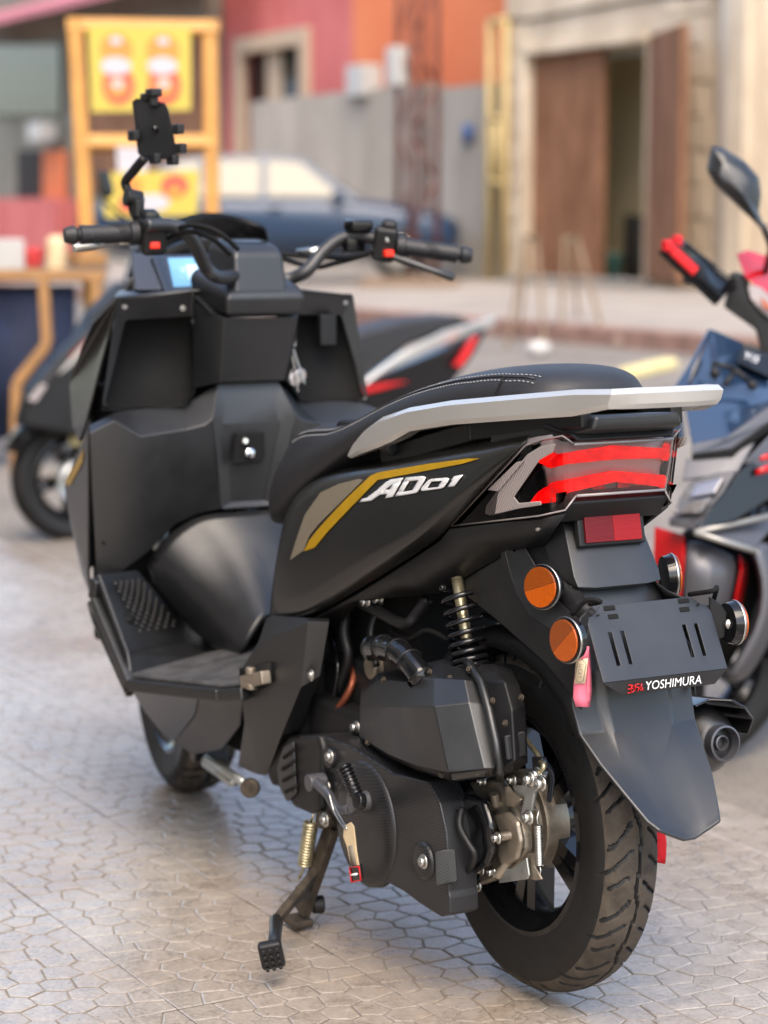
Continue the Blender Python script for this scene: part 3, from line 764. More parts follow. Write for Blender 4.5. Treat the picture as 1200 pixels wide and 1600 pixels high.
mk('seam', *tube(P, .0018, 6), 'void black', SEAT)

# ---- grab rail: one swept bar round the tail
L = [ # top outer, bottom outer
 ([(0.365,0.15,0.7748)][0], [(0.3606,0.15,0.7681)][0]), ([(0.3436,0.152,0.7959)][0], [(0.3221,0.152,0.7788)][0]), ([(0.3115,0.153,0.8167)][0], [(0.2672,0.153,0.7928)][0]),
 ([(0.2584,0.151,0.8397)][0], [(0.2234,0.151,0.8063)][0]), ([(0.1767,0.148,0.8603)][0], [(0.1727,0.148,0.826)][0]), ([(0.0608,0.143,0.8789)][0], [(0.0587,0.143,0.8446)][0]),
 ([(-0.0981,0.132,0.8977)][0], [(-0.0969,0.132,0.8629)][0]), ([(-0.2243,0.114,0.9126)][0], [(-0.2172,0.114,0.8767)][0]), ([(-0.2832,0.092,0.9191)][0], [(-0.2765,0.092,0.8838)][0])]
top = [Vector(a) for a, b in L]; bot = [Vector(b) for a, b in L]
top[-1].z -= .003; bot[-1].z += .006
zt, zb = top[-1].z, bot[-1].z; xr = top[-1].x
mid = [(Vector((xr - .008, .05, zt + .001)), Vector((xr - .006, .05, zb))), (Vector((xr - .010, 0, zt + .001)), Vector((xr - .008, 0, zb)))]
full = list(zip(top, bot)) + mid + [(Vector((a.x, -a.y, a.z)), Vector((b.x, -b.y, b.z))) for a, b in [mid[0]] + list(zip(top, bot))[::-1]]
rings = []
for i, (a, b) in enumerate(full):
    p0, p1 = full[max(0, i - 1)][0], full[min(len(full) - 1, i + 1)][0]
    t = Vector((p1.x - p0.x, p1.y - p0.y, 0)).normalized(); inn = Vector((t.y, -t.x, 0))
    if inn.dot(Vector((.05 - a.x, -a.y, 0))) < 0: inn = -inn
    w = .024 * min(1, .35 + .2 * min(i, len(full) - 1 - i))
    up = Vector((0, 0, 1)); h_ = (a.z - b.z)
    rings.append([a + inn * .007 + up * .001, a - up * .006 * min(1, h_ / .02), b + up * .007 * min(1, h_ / .02) - inn * .001, b + inn * .004, b + inn * w, a + inn * (w - .003)])
RAIL = mk('grab_rail', *loft(rings), 'silver paint', MS, bevel=.0022, seg=2)
# brackets that carry the rail, and the plate below it
for s in (1, -1):
    mk('rail_bracket', *join(bar((.31, s * .112, .772), (.05, s * .104, .835), .02, .03), bar((.05, s * .104, .835), (-.2, s * .075, .872), .02, .028), bar((.27, s * .12, .785), (.27, s * .135, .80), .03, .02)), 'dark plastic', MS, bevel=.004)
v, f = loft([[(.0, .118, .80), (.0, -.118, .80), (.0, -.105, .842), (.0, .105, .842)], [(-.12, .1, .832), (-.12, -.1, .832), (-.12, -.09, .868), (-.12, .09, .868)], [(-.215, .075, .856), (-.215, -.075, .856), (-.215, -.07, .876), (-.215, .07, .876)]])
mk('tail_cover', v, f, 'matte plastic', MS, bevel=.006)

# ---- tail lamp
T_, U1, U2, V1, V2 = [(0.0726,0.13,0.6939),(-0.1056,0.114,0.827),(-0.1375,0.108,0.8375),(-0.1755,0.098,0.8456),(-0.1879,0.083,0.8346)]
B1, B2, B3 = [(-0.1327,0.108,0.7317),(-0.17,0.089,0.7429),(-0.1752,0.079,0.7624)]
V2 = (V1[0] - .004, .083, V2[2]); B3 = (B2[0] - .004, .074, B3[2])
lv = [T_, U1, U2, V1, V2, B1, B2, B3]
n = len(lv); verts = lv + mir(lv)
faces = [(0, 1, 5), (1, 2, 5), (2, 3, 6, 5), (3, 4, 7, 6)]
faces = faces + [tuple(i + n for i in reversed(q)) for q in faces] + [(4, 4 + n, 7 + n, 7)]
LAMP = mk('tail_lamp', [(p[0] + .036, p[1] * .93, p[2]) for p in verts], faces, 'lamp housing', MS, solid=.01, off=0)
mk('lens', verts, faces, 'clear lens', LAMP, bevel=.003, solid=.003)
# bright chamfered border of the lens
for s in (1, -1):
    e = [T_, U1, U2, V1, V2] ; e = [(p[0] - .0005, s * p[1], p[2] + .001) for p in e]
    mk('lens_edge', *tube(e, .0014, 6), 'lens edge', LAMP)
    e = [(p[0] - .0005, s * p[1], p[2]) for p in (T_, B1, B2, B3)]
    mk('lens_edge', *tube(e, .0014, 6), 'lens edge', LAMP)
mk('lens_edge', *tube([(V2[0] - .002, V2[1], V2[2]), (V2[0] - .002, -V2[1], V2[2])], .0022, 8), 'lens edge', LAMP)
mk('lens_edge', *tube([(B3[0] - .002, B3[1], B3[2]), (B3[0] - .002, -B3[1], B3[2])], .0022, 8), 'lens edge', LAMP)
def at_lamp(yz, d=.012):      # a strip that follows the V plan of the lamp, d behind the lens
    out = []
    for y, z in yz:
        k = (z - B2[2]) / (V1[2] - B2[2]); x = B2[0] + (V1[0] - B2[0]) * k
        ay = abs(y); x += max(0, ay - .085) * .9 + max(0, .02 - ay) * -.1
        out.append((x + d, y, z))
    return out
def red_bar(yz):
    p = at_lamp(yz); m = mk('light_bar', *extr(p, (.014, 0, 0)), 'lit red', LAMP, bevel=.0015)
    return m
def half(h): return h + [(-y, z) for y, z in reversed(h)]
# upper bar: rises at both ends; lower bar: bends down at both ends
hu = [(.112, .816), (.104, .827), (.090, .818), (0, .827)]; hl = [(0, .808), (.082, .805), (.098, .799), (.110, .808)]
red_bar(hu + [(-y, z) for y, z in reversed(hu[:-1])] + [(-y, z) for y, z in reversed(hl[1:])] + hl[:1] + hl[1:])
hu = [(.115, .748), (.103, .772), (.088, .780), (0, .791)]; hl = [(0, .776), (.076, .765), (.092, .752)]
red_bar(hu + [(-y, z) for y, z in reversed(hu[:-1])] + [(-y, z) for y, z in reversed(hl[1:])] + hl[:1] + hl[1:])
mk('reflector_bowl', *join(*[extr(at_lamp([(s * .008, .742), (s * .03, .742), (s * .03, .772), (s * .012, .774)], .02), (.006, 0, 0)) for s in (1, -1)]), 'lamp chrome', LAMP)
mk('light_bar', *extr(at_lamp([(.075, .846), (-.075, .846), (-.075, .849), (.075, .849)], .006), (.004, 0, 0)), 'lit red', LAMP)
for s in (1, -1):
    # L shaped ribbed guides of the turn signals, on the wrap-round flanks
    q = lambda pts: [(p[0] + .012, s * (p[1] - (.006 if s > 0 else .022)), p[2]) for p in pts]
    mk('signal_lens', *extr(q([(-0.0051,0.125,0.7203),(-0.0367,0.125,0.7462),(-0.1301,0.125,0.8166),(-0.1643,0.125,0.8308),(-0.2012,0.125,0.8377),(-0.1948,0.125,0.8248),(-0.1612,0.125,0.8114),(-0.0959,0.125,0.7534),(-0.1088,0.125,0.7459),(-0.1656,0.125,0.7548),(-0.167,0.125,0.7495),(-0.1103,0.125,0.7385),(-0.0312,0.125,0.7195)]), (.004, s * -.004, 0)), 'ribbed lens', LAMP, bevel=.0012)
    mk('signal_lens', *extr(q([(-0.0283,0.128,0.7562),(-0.1057,0.128,0.8033),(-0.1267,0.128,0.8076),(-0.0576,0.128,0.757)]), (.004, s * -.004, 0)), 'ribbed lens', LAMP, bevel=.0012)
    mk('reflector_bowl', *extr([(p[0] + .01, s * p[1], p[2]) for p in [(-0.1134,0.092,0.7545),(-0.1895,0.092,0.7691),(-0.1803,0.092,0.7563),(-0.1684,0.092,0.7494)]], (.004, 0, 0)), 'lamp chrome', LAMP)
# dark surround under and over the lamp
v, f = loft([[(-.150, y, .722), (-.172, y, .752), (-.150, y, .768), (-.12, y, .73)] for y in (.084, .03, -.03, -.084)])
mk('lamp_surround', v, f, 'dark plastic', MS, bevel=.004)
cols = [[(V1[0] + .05, s * .1, V1[2] + .012), (V1[0] - .004, s * .086, V1[2] + .004), (V2[0] - .006, s * .078, V2[2] + .006)] for s in (1, .3, -.3, -1)]
v, f = strips(cols); mk('lamp_surround', v, f, 'dark plastic', MS, solid=.006, bevel=.002)

# ---- rear mudguard: upper hood, side plates, mud flap
hood = []
for (a, b, y0) in ((842, 700, 0),): pass
rows = [ # half width, x, z : centre rearward crown
 (.060, -.105, .735), (.064, -.128, .715), (.072, -.168, .648), (.070, -.176, .634), (.066, -.160, .628)]
cols = []
for k in (1, .62, -.62, -1):
    cols.append([(x - (.006 if abs(k) < 1 else 0), y * k, z - (.002 if abs(k) < 1 else 0)) for y, x, z in rows])
hd = [[(-.06, rows[0][0] * 1.0, .74)] + [(-.06, rows[0][0], .72), (-.09, .072, .65), (-.1, .07, .63), (-.1, .066, .63)][:4]]
v, f = strips([[(-.05, .062, .745), (-.06, .066, .72), (-.085, .074, .66), (-.095, .072, .645), (-.1, .066, .64)]] + cols + [[(-.05, -.062, .745), (-.06, -.066, .72), (-.085, -.074, .66), (-.095, -.072, .645), (-.1, -.066, .64)]])
HOOD = mk('mudguard_hood', v, f, 'matte plastic', MS, solid=.004, bevel=.004)
mk('mudguard_screw', *cyl([(-0.1124,0.095,0.7131)][0], (0, 0, 1), .005, .012, 10), 'steel', MS)
# side plates
pl = [(0.1388,0.108,0.5833),(-0.0462,0.096,0.6728),(-0.0246,0.1,0.6758),(-0.0531,0.102,0.6307),(-0.0673,0.102,0.6106),(-0.0985,0.102,0.5886),(-0.1658,0.102,0.5721),(-0.2103,0.1,0.5418),(-0.2278,0.098,0.4733),(-0.193,0.104,0.5032),(-0.1497,0.106,0.5263),(-0.0196,0.108,0.5674),(0.0647,0.109,0.5905)]
pair(mk, 'mudguard_side', *extr(pl, (0, -.004, 0)), 'dark plastic', MS, bevel=.0015)
cols = [[(-0.0262,0.101,0.678),(-0.0521,0.088,0.6869)],[(-0.0547,0.103,0.631),(-0.0992,0.086,0.647)],[(-0.0689,0.103,0.61),(-0.1264,0.086,0.6281)],[(-0.1002,0.103,0.5871),(-0.1629,0.088,0.6092)],[(-0.1706,0.103,0.5712),(-0.2145,0.092,0.597)],[(-0.2166,0.102,0.5413),(-0.2265,0.096,0.5442)]]
v, f = strips(cols); pair(mk, 'mudguard_rib', v, f, 'matte plastic', MS, solid=.003, bevel=.003)
cols = [[(-0.0489,0.086,0.6863),(-0.0803,0.066,0.6963)],[(-0.0961,0.084,0.6464),(-0.128,0.064,0.6612)],[(-0.1233,0.084,0.6275),(-0.1613,0.064,0.6342)],[(-0.1598,0.086,0.6086),(-0.1949,0.07,0.6216)],[(-0.213,0.091,0.5949),(-0.2493,0.085,0.609)]]
v, f = strips(cols); pair(mk, 'mudguard_web', v, f, 'dark plastic', MS, solid=.003)
# mud flap, seen from behind
rows = [(.066, -.150, .645, .0), (.090, -.190, .570, .004), (.098, -.205, .520, .008), (.101, -.212, .476, .012), (.098, -.226, .440, .012), (.088, -.262, .405, .004), (.078, -.296, .378, .0), (.060, -.336, .340, 0.), (.050, -.352, .330, 0)]
cols = []
for k, rz_ in ((1, 0), (.62, .3), (.5, 1.), (.18, 1.), (-.18, 1.), (-.5, 1.), (-.62, .3), (-1, 0)):
    cols.append([(x - b * rz_, y * k, z - (.024 * (1 - abs(k)) * {len(rows) - 1: 1, len(rows) - 2: .8, len(rows) - 3: .3}.get(i, 0))) for i, (y, x, z, b) in enumerate(rows)])
v, f = strips(cols)
FLAP = mk('mud_flap', v, f, 'matte plastic', MS, solid=.006, bevel=.0035, seg=2)
# inner hugger over the tyre
cols = []
for k in range(13):
    a = R(-118 + k * 14); cols.append([(r_ * math.sin(-a) , y, .256 + r_ * math.cos(a)) for y, r_ in ((.085, .262), (.08, .285), (.04, .296), (-.04, .296), (-.08, .285), (-.085, .262))])
v, f = strips(cols); mk('inner_mudguard', v, f, 'dark plastic', MS, solid=.004)

# ---- red reflector on the hood
rc = [(-0.1409,0,0.7058)][0]
Q = rot_frame((0, 1, 0), (-.92, 0, .0)) 
nx = Vector((-.96, 0, .20)).normalized()
Q = rot_frame((0, 1, 0), nx)
pc = Vector((-.147, 0, .712))
REF = mk('rear_reflector', *box(pc, .112, .054, .012, Q), 'dark plastic', MS, bevel=.003)
mk('reflector_lens', *box(pc + Q @ Vector((-.0235, 0, .0075)), .047, .044, .006, Q), 'red reflector bright', REF, bevel=.001)
mk('reflector_lens', *box(pc + Q @ Vector((.0235, 0, .0075)), .047, .044, .006, Q), 'red reflector', REF, bevel=.001)

# ---- round amber reflectors
def round_reflector(c, ax, split):
    a = Vector(ax).normalized(); c = Vector(c)
    body = mk('round_reflector', *rev([(-.012, .012), (-.011, .028), (.0, .031), (.004, .0315), (.005, .029)], c, a, 36, True), 'gloss black', MS, sharp=40)
    mk('reflector_ring', *rev([(.0, .0314), (.0, .0319), (.0035, .0319), (.0035, .0314)], c, a, 36), 'steel', body)
    _, u, w = frame(a); cc = c + a * .0056
    for k, mm in ((0, 'amber'), (1, 'amber dark')):
        an = [split + math.pi * k + math.pi * i / 18 for i in range(19)]
        mk('reflector_lens', *extr([cc + (u * math.cos(t) + w * math.sin(t)) * .0285 for t in an], a * .003), mm, body, bevel=.0008)
    return body
c1 = [(-0.146,0.108,0.6336)][0]; c2 = [(-0.2553,0.138,0.5795)][0]
ax1 = (-.30, .95, .05); ax2 = (-.12, .98, 0)
for c, a, sp in ((c1, ax1, .35), (c2, ax2, .75)):
    for s in (1, -1):
        round_reflector((c[0], s * c[1], c[2]), (a[0], s * a[1], a[2]), sp if s > 0 else -sp)
# ---- plate holder
A = [(-0.239,0.072,0.6187),(-0.2454,0.1,0.6044),(-0.2905,0.103,0.5238)]
pn = Vector((A[2][0] - A[0][0], 0, A[2][2] - A[0][2])).normalized()
tx, tz, bx, bz_ = A[0][0], A[0][2], A[2][0], A[2][2]
def pp(y, t): return Vector((tx + (bx - tx) * t, y, tz + (bz_ - tz) * t))
# plate with four long and four small slots: built as strips of plate between the openings
ys = [-.103, -.093, -.0745, -.0685, -.0545, -.0485, .0485, .0545, .0685, .0745, .093, .103]
slots = [(-.0745, -.0685), (-.0545, -.0485), (.0485, .0545), (.0685, .0745)]
ts = [0, .13, .24, .36, .80, 1.]
bmv, bmf = [], []
bm = bmesh.new()
grid = {}
def gv(i, j):
    if (i, j) not in grid:
        y = ys[i]; t = ts[j]
        if i in (0, len(ys) - 1) and j == 0: y *= .93
        grid[i, j] = bm.verts.new(pp(y, t))
    return grid[i, j]
for i in range(len(ys) - 1):
    for j in range(len(ts) - 1):
        if j == 3 and (ys[i], ys[i + 1]) in slots: continue
        if j == 0 and i in (0, len(ys) - 2):
            continue
        if j == 0 and i in (1, len(ys) - 3):
            a_, b_ = (i + 1, i) if i == 1 else (i, i + 1)
            bm.faces.new([gv(a_, 0), gv(a_, 1), gv(b_, 1)]); continue
        bm.faces.new([gv(i, j), gv(i, j + 1), gv(i + 1, j + 1), gv(i + 1, j)])
V_ = [tuple(q.co) for q in bm.verts]; bm.verts.index_update(); F_ = [tuple(q.index for q in g.verts) for g in bm.faces]; bm.free()
PLATE = mk('plate_holder', V_, F_, 'matte plastic', MS, solid=.003, bevel=.0006, seg=1)
fn_ = Vector((-1, 0, 0)); 
fl = [pp(.103, 1.), pp(-.103, 1.)]
lo = [(-0.2912,0.07,0.5021)][0]; lo = Vector((bx - .001, 0, lo[2]))
lo = Vector((bx + .004, 0, bz_ - .021))
mk('plate_lip', *extr([fl[0] + Vector((.001, 0, -.001)), Vector((lo.x, .070, lo.z)), Vector((lo.x, -.085, lo.z)), fl[1] + Vector((.001, 0, -.001))], (.003, 0, 0)), 'matte plastic', PLATE, bevel=.0006, seg=1)
for y in (.062, -.062):
    for t, wd in ((.045, .018), (.16, .016)):
        c = pp(y * (1 if t < .1 else .96), t); Q = rot_frame((0, 1, 0), (-1, 0, -.55))
        zq = Vector((0, 1, 0)).cross(pn)
        Q = rot_frame((0, 1, 0), zq if zq.x < 0 else -zq)
        mk('plate_slot', *cyl(c + Q @ Vector((0, 0, .0008)), Q @ Vector((0, 0, 1)), .004, .0016, 12) if False else box(c + Q @ Vector((0, 0, .0006)), wd, .007, .0016, Q), 'void black', PLATE, bevel=.0025)
# words on the lip
def text(s, name, parent, origin, xdir, ydir, h, m, width=None, th=.0006, shear=0.):
    cu = bpy.data.curves.new(name, 'FONT'); cu.body = s; cu.size = 1; cu.shear = shear; cu.resolution_u = 3
    o = bpy.data.objects.new(name, cu); COL.objects.link(o)
    dg = bpy.context.evaluated_depsgraph_get(); me = bpy.data.meshes.new_from_object(o.evaluated_get(dg))
    bpy.data.objects.remove(o); bpy.data.curves.remove(cu)
    xs = [q.co.x for q in me.vertices]; yy = [q.co.y for q in me.vertices]
    x0, x1, y0, y1 = min(xs), max(xs), min(yy), max(yy)
    sy = h / (y1 - y0); sx = (width / (x1 - x0)) if width else sy
    xd, yd, og = Vector(xdir).normalized(), Vector(ydir).normalized(), Vector(origin); nz = xd.cross(yd)
    V = [og + xd * (q.co.x - x0) * sx + yd * (q.co.y - y0) * sy + nz * th for q in me.vertices]
    F = [tuple(p.vertices) for p in me.polygons]; bpy.data.meshes.remove(me)
    return mk(name, V, F, m, parent, smooth=False)
ld = Vector((lo.x - bx - .001, 0, lo.z - bz_)).normalized()
text('YOSHIMURA', 'lettering', PLATE, Vector((bx, 0, bz_)) + ld * .0175 + Vector((0, .034, 0)), (0, -1, 0), -ld, .0125, 'white paint mark', .094)
for k, seg_ in enumerate(([(0, 1, 1, 1), (1, 1, 1, 0), (1, 0, 0, 0), (0, .5, 1, .5)], [(0, .95, .35, .7), (0, .6, .35, .4), (0, 0, 1, .25), (1, .25, 1, 1)], [(0, 1, 1, 1), (0, .6, 1, .6), (1, .6, .6, 0)], [(.5, 1, .1, .2), (.1, .2, 1, .2), (.75, .5, 1, .0)])):
    og = Vector((bx - .0007, 0, bz_)) + ld * .0185 + Vector((0, .0625 - k * .0065, 0))
    mk('lettering', *join(*[bar(og + Vector((0, -.0052 * a, 0)) - ld * .011 * b, og + Vector((0, -.0052 * c, 0)) - ld * .011 * d, .0013, .001, (1, 0, 0)) for a, b, c, d in seg_]), 'red plastic', PLATE)
# stems that carry the plate reflectors
for s in (1, -1):
    p = Vector((c2[0], s * c2[1], c2[2]))
    q = Vector((p.x + .004, s * .095, p.z + .006))
    v, f = extr([q + Vector((0, s * .004, .034)), q + Vector((-.002, s * .022, .022)), p + Vector((-.004, s * -.014, .016)), p + Vector((.0, s * -.014, -.02)), q + Vector((.002, s * .012, -.03))], (.004, 0, 0))
    st_ = mk('plate_bracket', v, f, 'dark plastic', PLATE, bevel=.002)
    mk('bracket_bolt', *join(rev([(-.014, .004), (.004, .004)], p + Vector((-.006, s * -.012, 0)), (-1, 0, 0), 10, True), cyl(p + Vector((-.006, s * -.012, 0)), (1, 0, 0), .0075, .005, 6)), 'steel', st_)
    mk('signal_cable', *tube(smooth_path([p + Vector((.02, s * -.02, .03)), p + Vector((.0, s * -.03, .052)), p + Vector((-.01, s * -.045, .05)), p + Vector((.03, s * -.055, .04))], 5), .0035, 8), 'void black', PLATE)

# ---- muffler on the right
mc = Vector((-.150, -.2, .378)); md_ = Vector((-1, 0, .12)).normalized()
MUF = mk('muffler', *rev([(-.5, .03), (-.46, .05), (-.1, .056), (-.055, .055), (-.03, .047), (-.008, .032), (-.004, .026)], mc, md_, 36, True), 'matte plastic', MS, sharp=40)
mk('tail_pipe', *rev([(-.03, .027), (.012, .0265), (.013, .0235), (-.03, .0225)], mc, md_, 32), 'grey paint', MUF, sharp=40)
mk('tail_pipe', *rev([(-.03, .012), (.004, .0115), (.005, .0095), (-.03, .009)], mc, md_, 24), 'grey paint', MUF, sharp=40)
mk('pipe_end', *cyl(mc - md_ * .022, md_, .0225, .004, 24), 'void black', MUF)
v, f = strips([[mc + md_ * h + Vector((0, -.068 * math.sin(t), .066 * math.cos(t))) for h in (-.42, -.12, -.04, .0 if abs(t - .6) < .7 else -.02)] for t in (-.5, -.1, .3, .7, 1.1, 1.5)])
mk('heat_shield', v, f, 'gloss black', MUF, solid=.004, bevel=.002)

# right hand swing arm and wheel hub cover, seen through the spokes
mk('swing_arm', *join(extr([(-.06, -.085, .22), (-.06, -.085, .30), (.10, -.085, .40), (.42, -.085, .46), (.42, -.085, .26), (.1, -.085, .20)], (0, -.03, 0)), box((.3, 0, .36), .1, .2, .18)), 'dark plastic', MS, bevel=.01)
# wiring and hoses in the engine bay
for pts, r_, m in (([(0.0684,0.06,0.5183),(-0.0188,0.08,0.5233),(-0.0484,0.07,0.5181),(-0.0494,0.05,0.5277)], .005, 'void black'), ([(0.1135,0.05,0.5491),(0.0159,0.07,0.5518),(-0.0236,0.07,0.5346),(-0.0568,0.06,0.5111)], .0035, 'gloss black'),
   ([(0.3553,0.09,0.5405),(0.3613,0.11,0.4894),(0.3252,0.12,0.4395)], .006, 'dark plastic'), ([(0.5165,0.1,0.4577),(0.4589,0.12,0.4157),(0.4731,0.12,0.3595),(0.5135,0.12,0.2974)], .0045, 'gloss black'),
   ([(0.1675,0.08,0.5035),(0.1958,0.1,0.5155),(0.2345,0.11,0.497),(0.3111,0.1,0.4967)], .0045, 'void black'), ([(-0.1394,0.1,0.3825),(-0.113,0.07,0.3545),(-0.0757,0.05,0.3058)], .0045, 'blue plastic')):
    mk('engine_hose', *tube(smooth_path(pts, 6), r_, 8), m, MS)
for a in [(0.1787,0.185,0.4501),(0.0548,0.175,0.4833),(0.0053,0.17,0.4823),(0.2496,0.175,0.3371),(-0.0238,0.2,0.3502),(-0.09,0.155,0.4661),(-0.1168,0.15,0.4386),(-0.1186,0.125,0.4731)]:
    mk('case_screw', *bolt(a, (-.2, 1, .1), .0035, .004), 'rusty steel', MS)
# ---- transmission cover (carbon look), engine side
OUT = [(0.3742,0.19,0.3231),(0.281,0.19,0.3261),(0.1429,0.19,0.3139),(0.035,0.19,0.3244),(0.0008,0.19,0.3017),(-0.0181,0.19,0.2625),(-0.0259,0.19,0.215),(-0.0262,0.19,0.174),(-0.0299,0.19,0.1684),(-0.0301,0.19,0.1426),(-0.004,0.19,0.1314),(0.0592,0.19,0.1341),(0.1085,0.19,0.1393),(0.1901,0.19,0.1394),(0.2535,0.19,0.1729),(0.2859,0.19,0.1977),(0.3639,0.19,0.1934),(0.4052,0.19,0.1899),(0.4137,0.19,0.2727)]
CVT = mk('transmission_cover', *extr(OUT, (0, -.05, 0)), 'carbon weave', MS, bevel=.014, seg=3)
mk('cover_boss', *rev([(-.01, .100), (.001, .098), (.006, .090), (.010, .072), (.0115, .04), (.012, 0.0005)], [(0.2278,0.19,0.215)][0], (0, 1, 0), 40), 'carbon weave', CVT)
mk('cover_boss', *rev([(-.01, .030), (.004, .028), (.006, .022), (.0065, .0005)], [(0.044,0.19,0.2035)][0], (0, 1, 0), 40), 'carbon weave', CVT)
mk('cover_boss', *extr([(-0.0213,0.196,0.2356),(-0.0305,0.18,0.2395),(-0.0383,0.18,0.1921),(-0.0254,0.196,0.1852)], (.004, .012, 0)), 'carbon weave', CVT, bevel=.005)
for a in ([(0.3355,0.196,0.2987),(0.0155,0.206,0.2122),(0.3491,0.195,0.2457)]):
    mk('cover_bolt', *bolt(a, (0, 1, 0), .0075, .008), 'steel', CVT)
mk('cover_lug', *cyl([(0.346,0.185,0.2931)][0], (0, 1, 0), .017, .024, 20), 'carbon weave', CVT, bevel=.003)
# round front cap with louvres
fc = [(0.4753,0.19,0.24)][0]
ring = [(0.4351,0.2,0.3117),(0.3725,0.2,0.3267),(0.359,0.2,0.3066),(0.3667,0.2,0.2025),(0.4083,0.2,0.1883),(0.465,0.2,0.1855),(0.5155,0.2,0.2094),(0.5223,0.2,0.2448),(0.4974,0.2,0.2815)]
CAP = mk('fan_cover', *extr(ring, (0, -.08, 0)), 'dark plastic', MS, bevel=.008, seg=3)
inner = [(0.4902,0.2,0.2831),(0.4541,0.2,0.2992),(0.4456,0.2,0.2136),(0.4793,0.2,0.1929),(0.5081,0.2,0.2122),(0.515,0.2,0.241)]
mk('louvre_panel', *extr(inner, (0, .006, 0)), 'matte plastic', CAP, bevel=.003)
for a, b in (((443, 1182), (461, 1168)), ((441, 1200), (462, 1186)), ((441, 1218), (463, 1206)), ((445, 1236), (464, 1226))):
    pass
for a, b in [[(0.4855,0.207,0.2655),(0.4446,0.207,0.2892)],[(0.4907,0.207,0.2451),(0.4424,0.207,0.2706)],[(0.4885,0.207,0.2261),(0.4403,0.207,0.2498)],[(0.479,0.207,0.21),(0.4358,0.207,0.2295)]]:
    mk('louvre', *bar(a, b, .005, .004, (0, 1, 0)), 'void black', CAP)
mk('fan_shroud', *extr([(0.6313,0.17,0.2007),(0.6051,0.17,0.2487),(0.5449,0.17,0.2856),(0.4963,0.17,0.2956),(0.5708,0.17,0.192),(0.6111,0.17,0.1851)], (0, -.06, 0)), 'dark plastic', CAP, bevel=.006)
# crankcase / gearbox behind
mk('crankcase', *join(box((.33, .04, .26), .42, .2, .2), box((.46, .02, .36), .26, .18, .14), box((.12, .09, .25), .18, .07, .12)), 'dark plastic', MS, bevel=.02)
# rear part: black case, then bare alloy final drive, drum plate
mk('drive_case', *extr([(0.0142,0.15,0.2974),(-0.006,0.15,0.3116),(-0.0515,0.15,0.3127),(-0.0733,0.15,0.2802),(-0.0773,0.15,0.2435),(-0.0633,0.15,0.2191),(-0.0091,0.15,0.1857),(0.0135,0.15,0.2107)], (0, -.016, 0)), 'gloss black', MS, bevel=.007, seg=2)
GB = mk('final_drive', *extr([(0.0481,0.115,0.3123),(-0.0342,0.115,0.3347),(-0.0789,0.115,0.3034),(-0.1072,0.115,0.2745),(-0.111,0.115,0.2473),(-0.0906,0.115,0.2213),(-0.0414,0.115,0.1893),(0.013,0.115,0.1631),(0.0242,0.115,0.164),(-0.0085,0.115,0.2115),(-0.0153,0.115,0.2518),(0.0107,0.115,0.2861)], (0, -.018, 0)), 'raw alloy', MS, bevel=.007, seg=2)
mk('drive_lobe', *extr([(-0.0471,0.13,0.2854),(-0.0859,0.13,0.3013),(-0.1139,0.13,0.2922),(-0.1247,0.13,0.264),(-0.1147,0.13,0.2363),(-0.073,0.13,0.215),(-0.0585,0.13,0.236),(-0.0688,0.13,0.2623)], (0, -.012, 0)), 'raw alloy', GB, bevel=.008, seg=3)
for a, b in [[(-0.0833,0.142,0.2637),(-0.1012,0.122,0.2712)],[(-0.0098,0.125,0.2883),(-0.0496,0.11,0.3015)],[(-0.0456,0.125,0.3177),(-0.0429,0.12,0.2993)],[(-0.066,0.13,0.2018),(-0.0881,0.12,0.2327)]]:
    mk('drive_rib', *tube([a, b], .007, 12), 'raw alloy', GB, sharp=40)
mk('drive_web', *extr([(-0.0751,0.128,0.338),(-0.0875,0.128,0.3296),(-0.1205,0.128,0.3261),(-0.1,0.128,0.31),(-0.0826,0.128,0.3059)], (0, -.012, 0)), 'raw alloy', GB, bevel=.004)
mk('axle_housing', *rev([(-.05, .03), (.0, .03), (.004, .026)], (-.012, .072, .258), (0, 1, 0), 28, True), 'raw alloy', GB, sharp=40)
for a in ([(-0.0126,0.125,0.1966),(-0.0452,0.125,0.2013),(0.0046,0.12,0.1661),(-0.1,0.15,0.269),(-0.0083,0.12,0.3266),(-0.0754,0.11,0.3434)]):
    mk('drive_bolt', *bolt(a, (0, 1, 0), .006, .010), 'steel', GB)
dc = Vector((0, .042, .256))
DR = mk('brake_drum', *rev([(-.03, .074), (.004, .077), (.010, .075), (.012, .066), (.016, .062), (.017, .0005)], dc, (0, 1, 0), 48), 'raw alloy', MS, sharp=30)
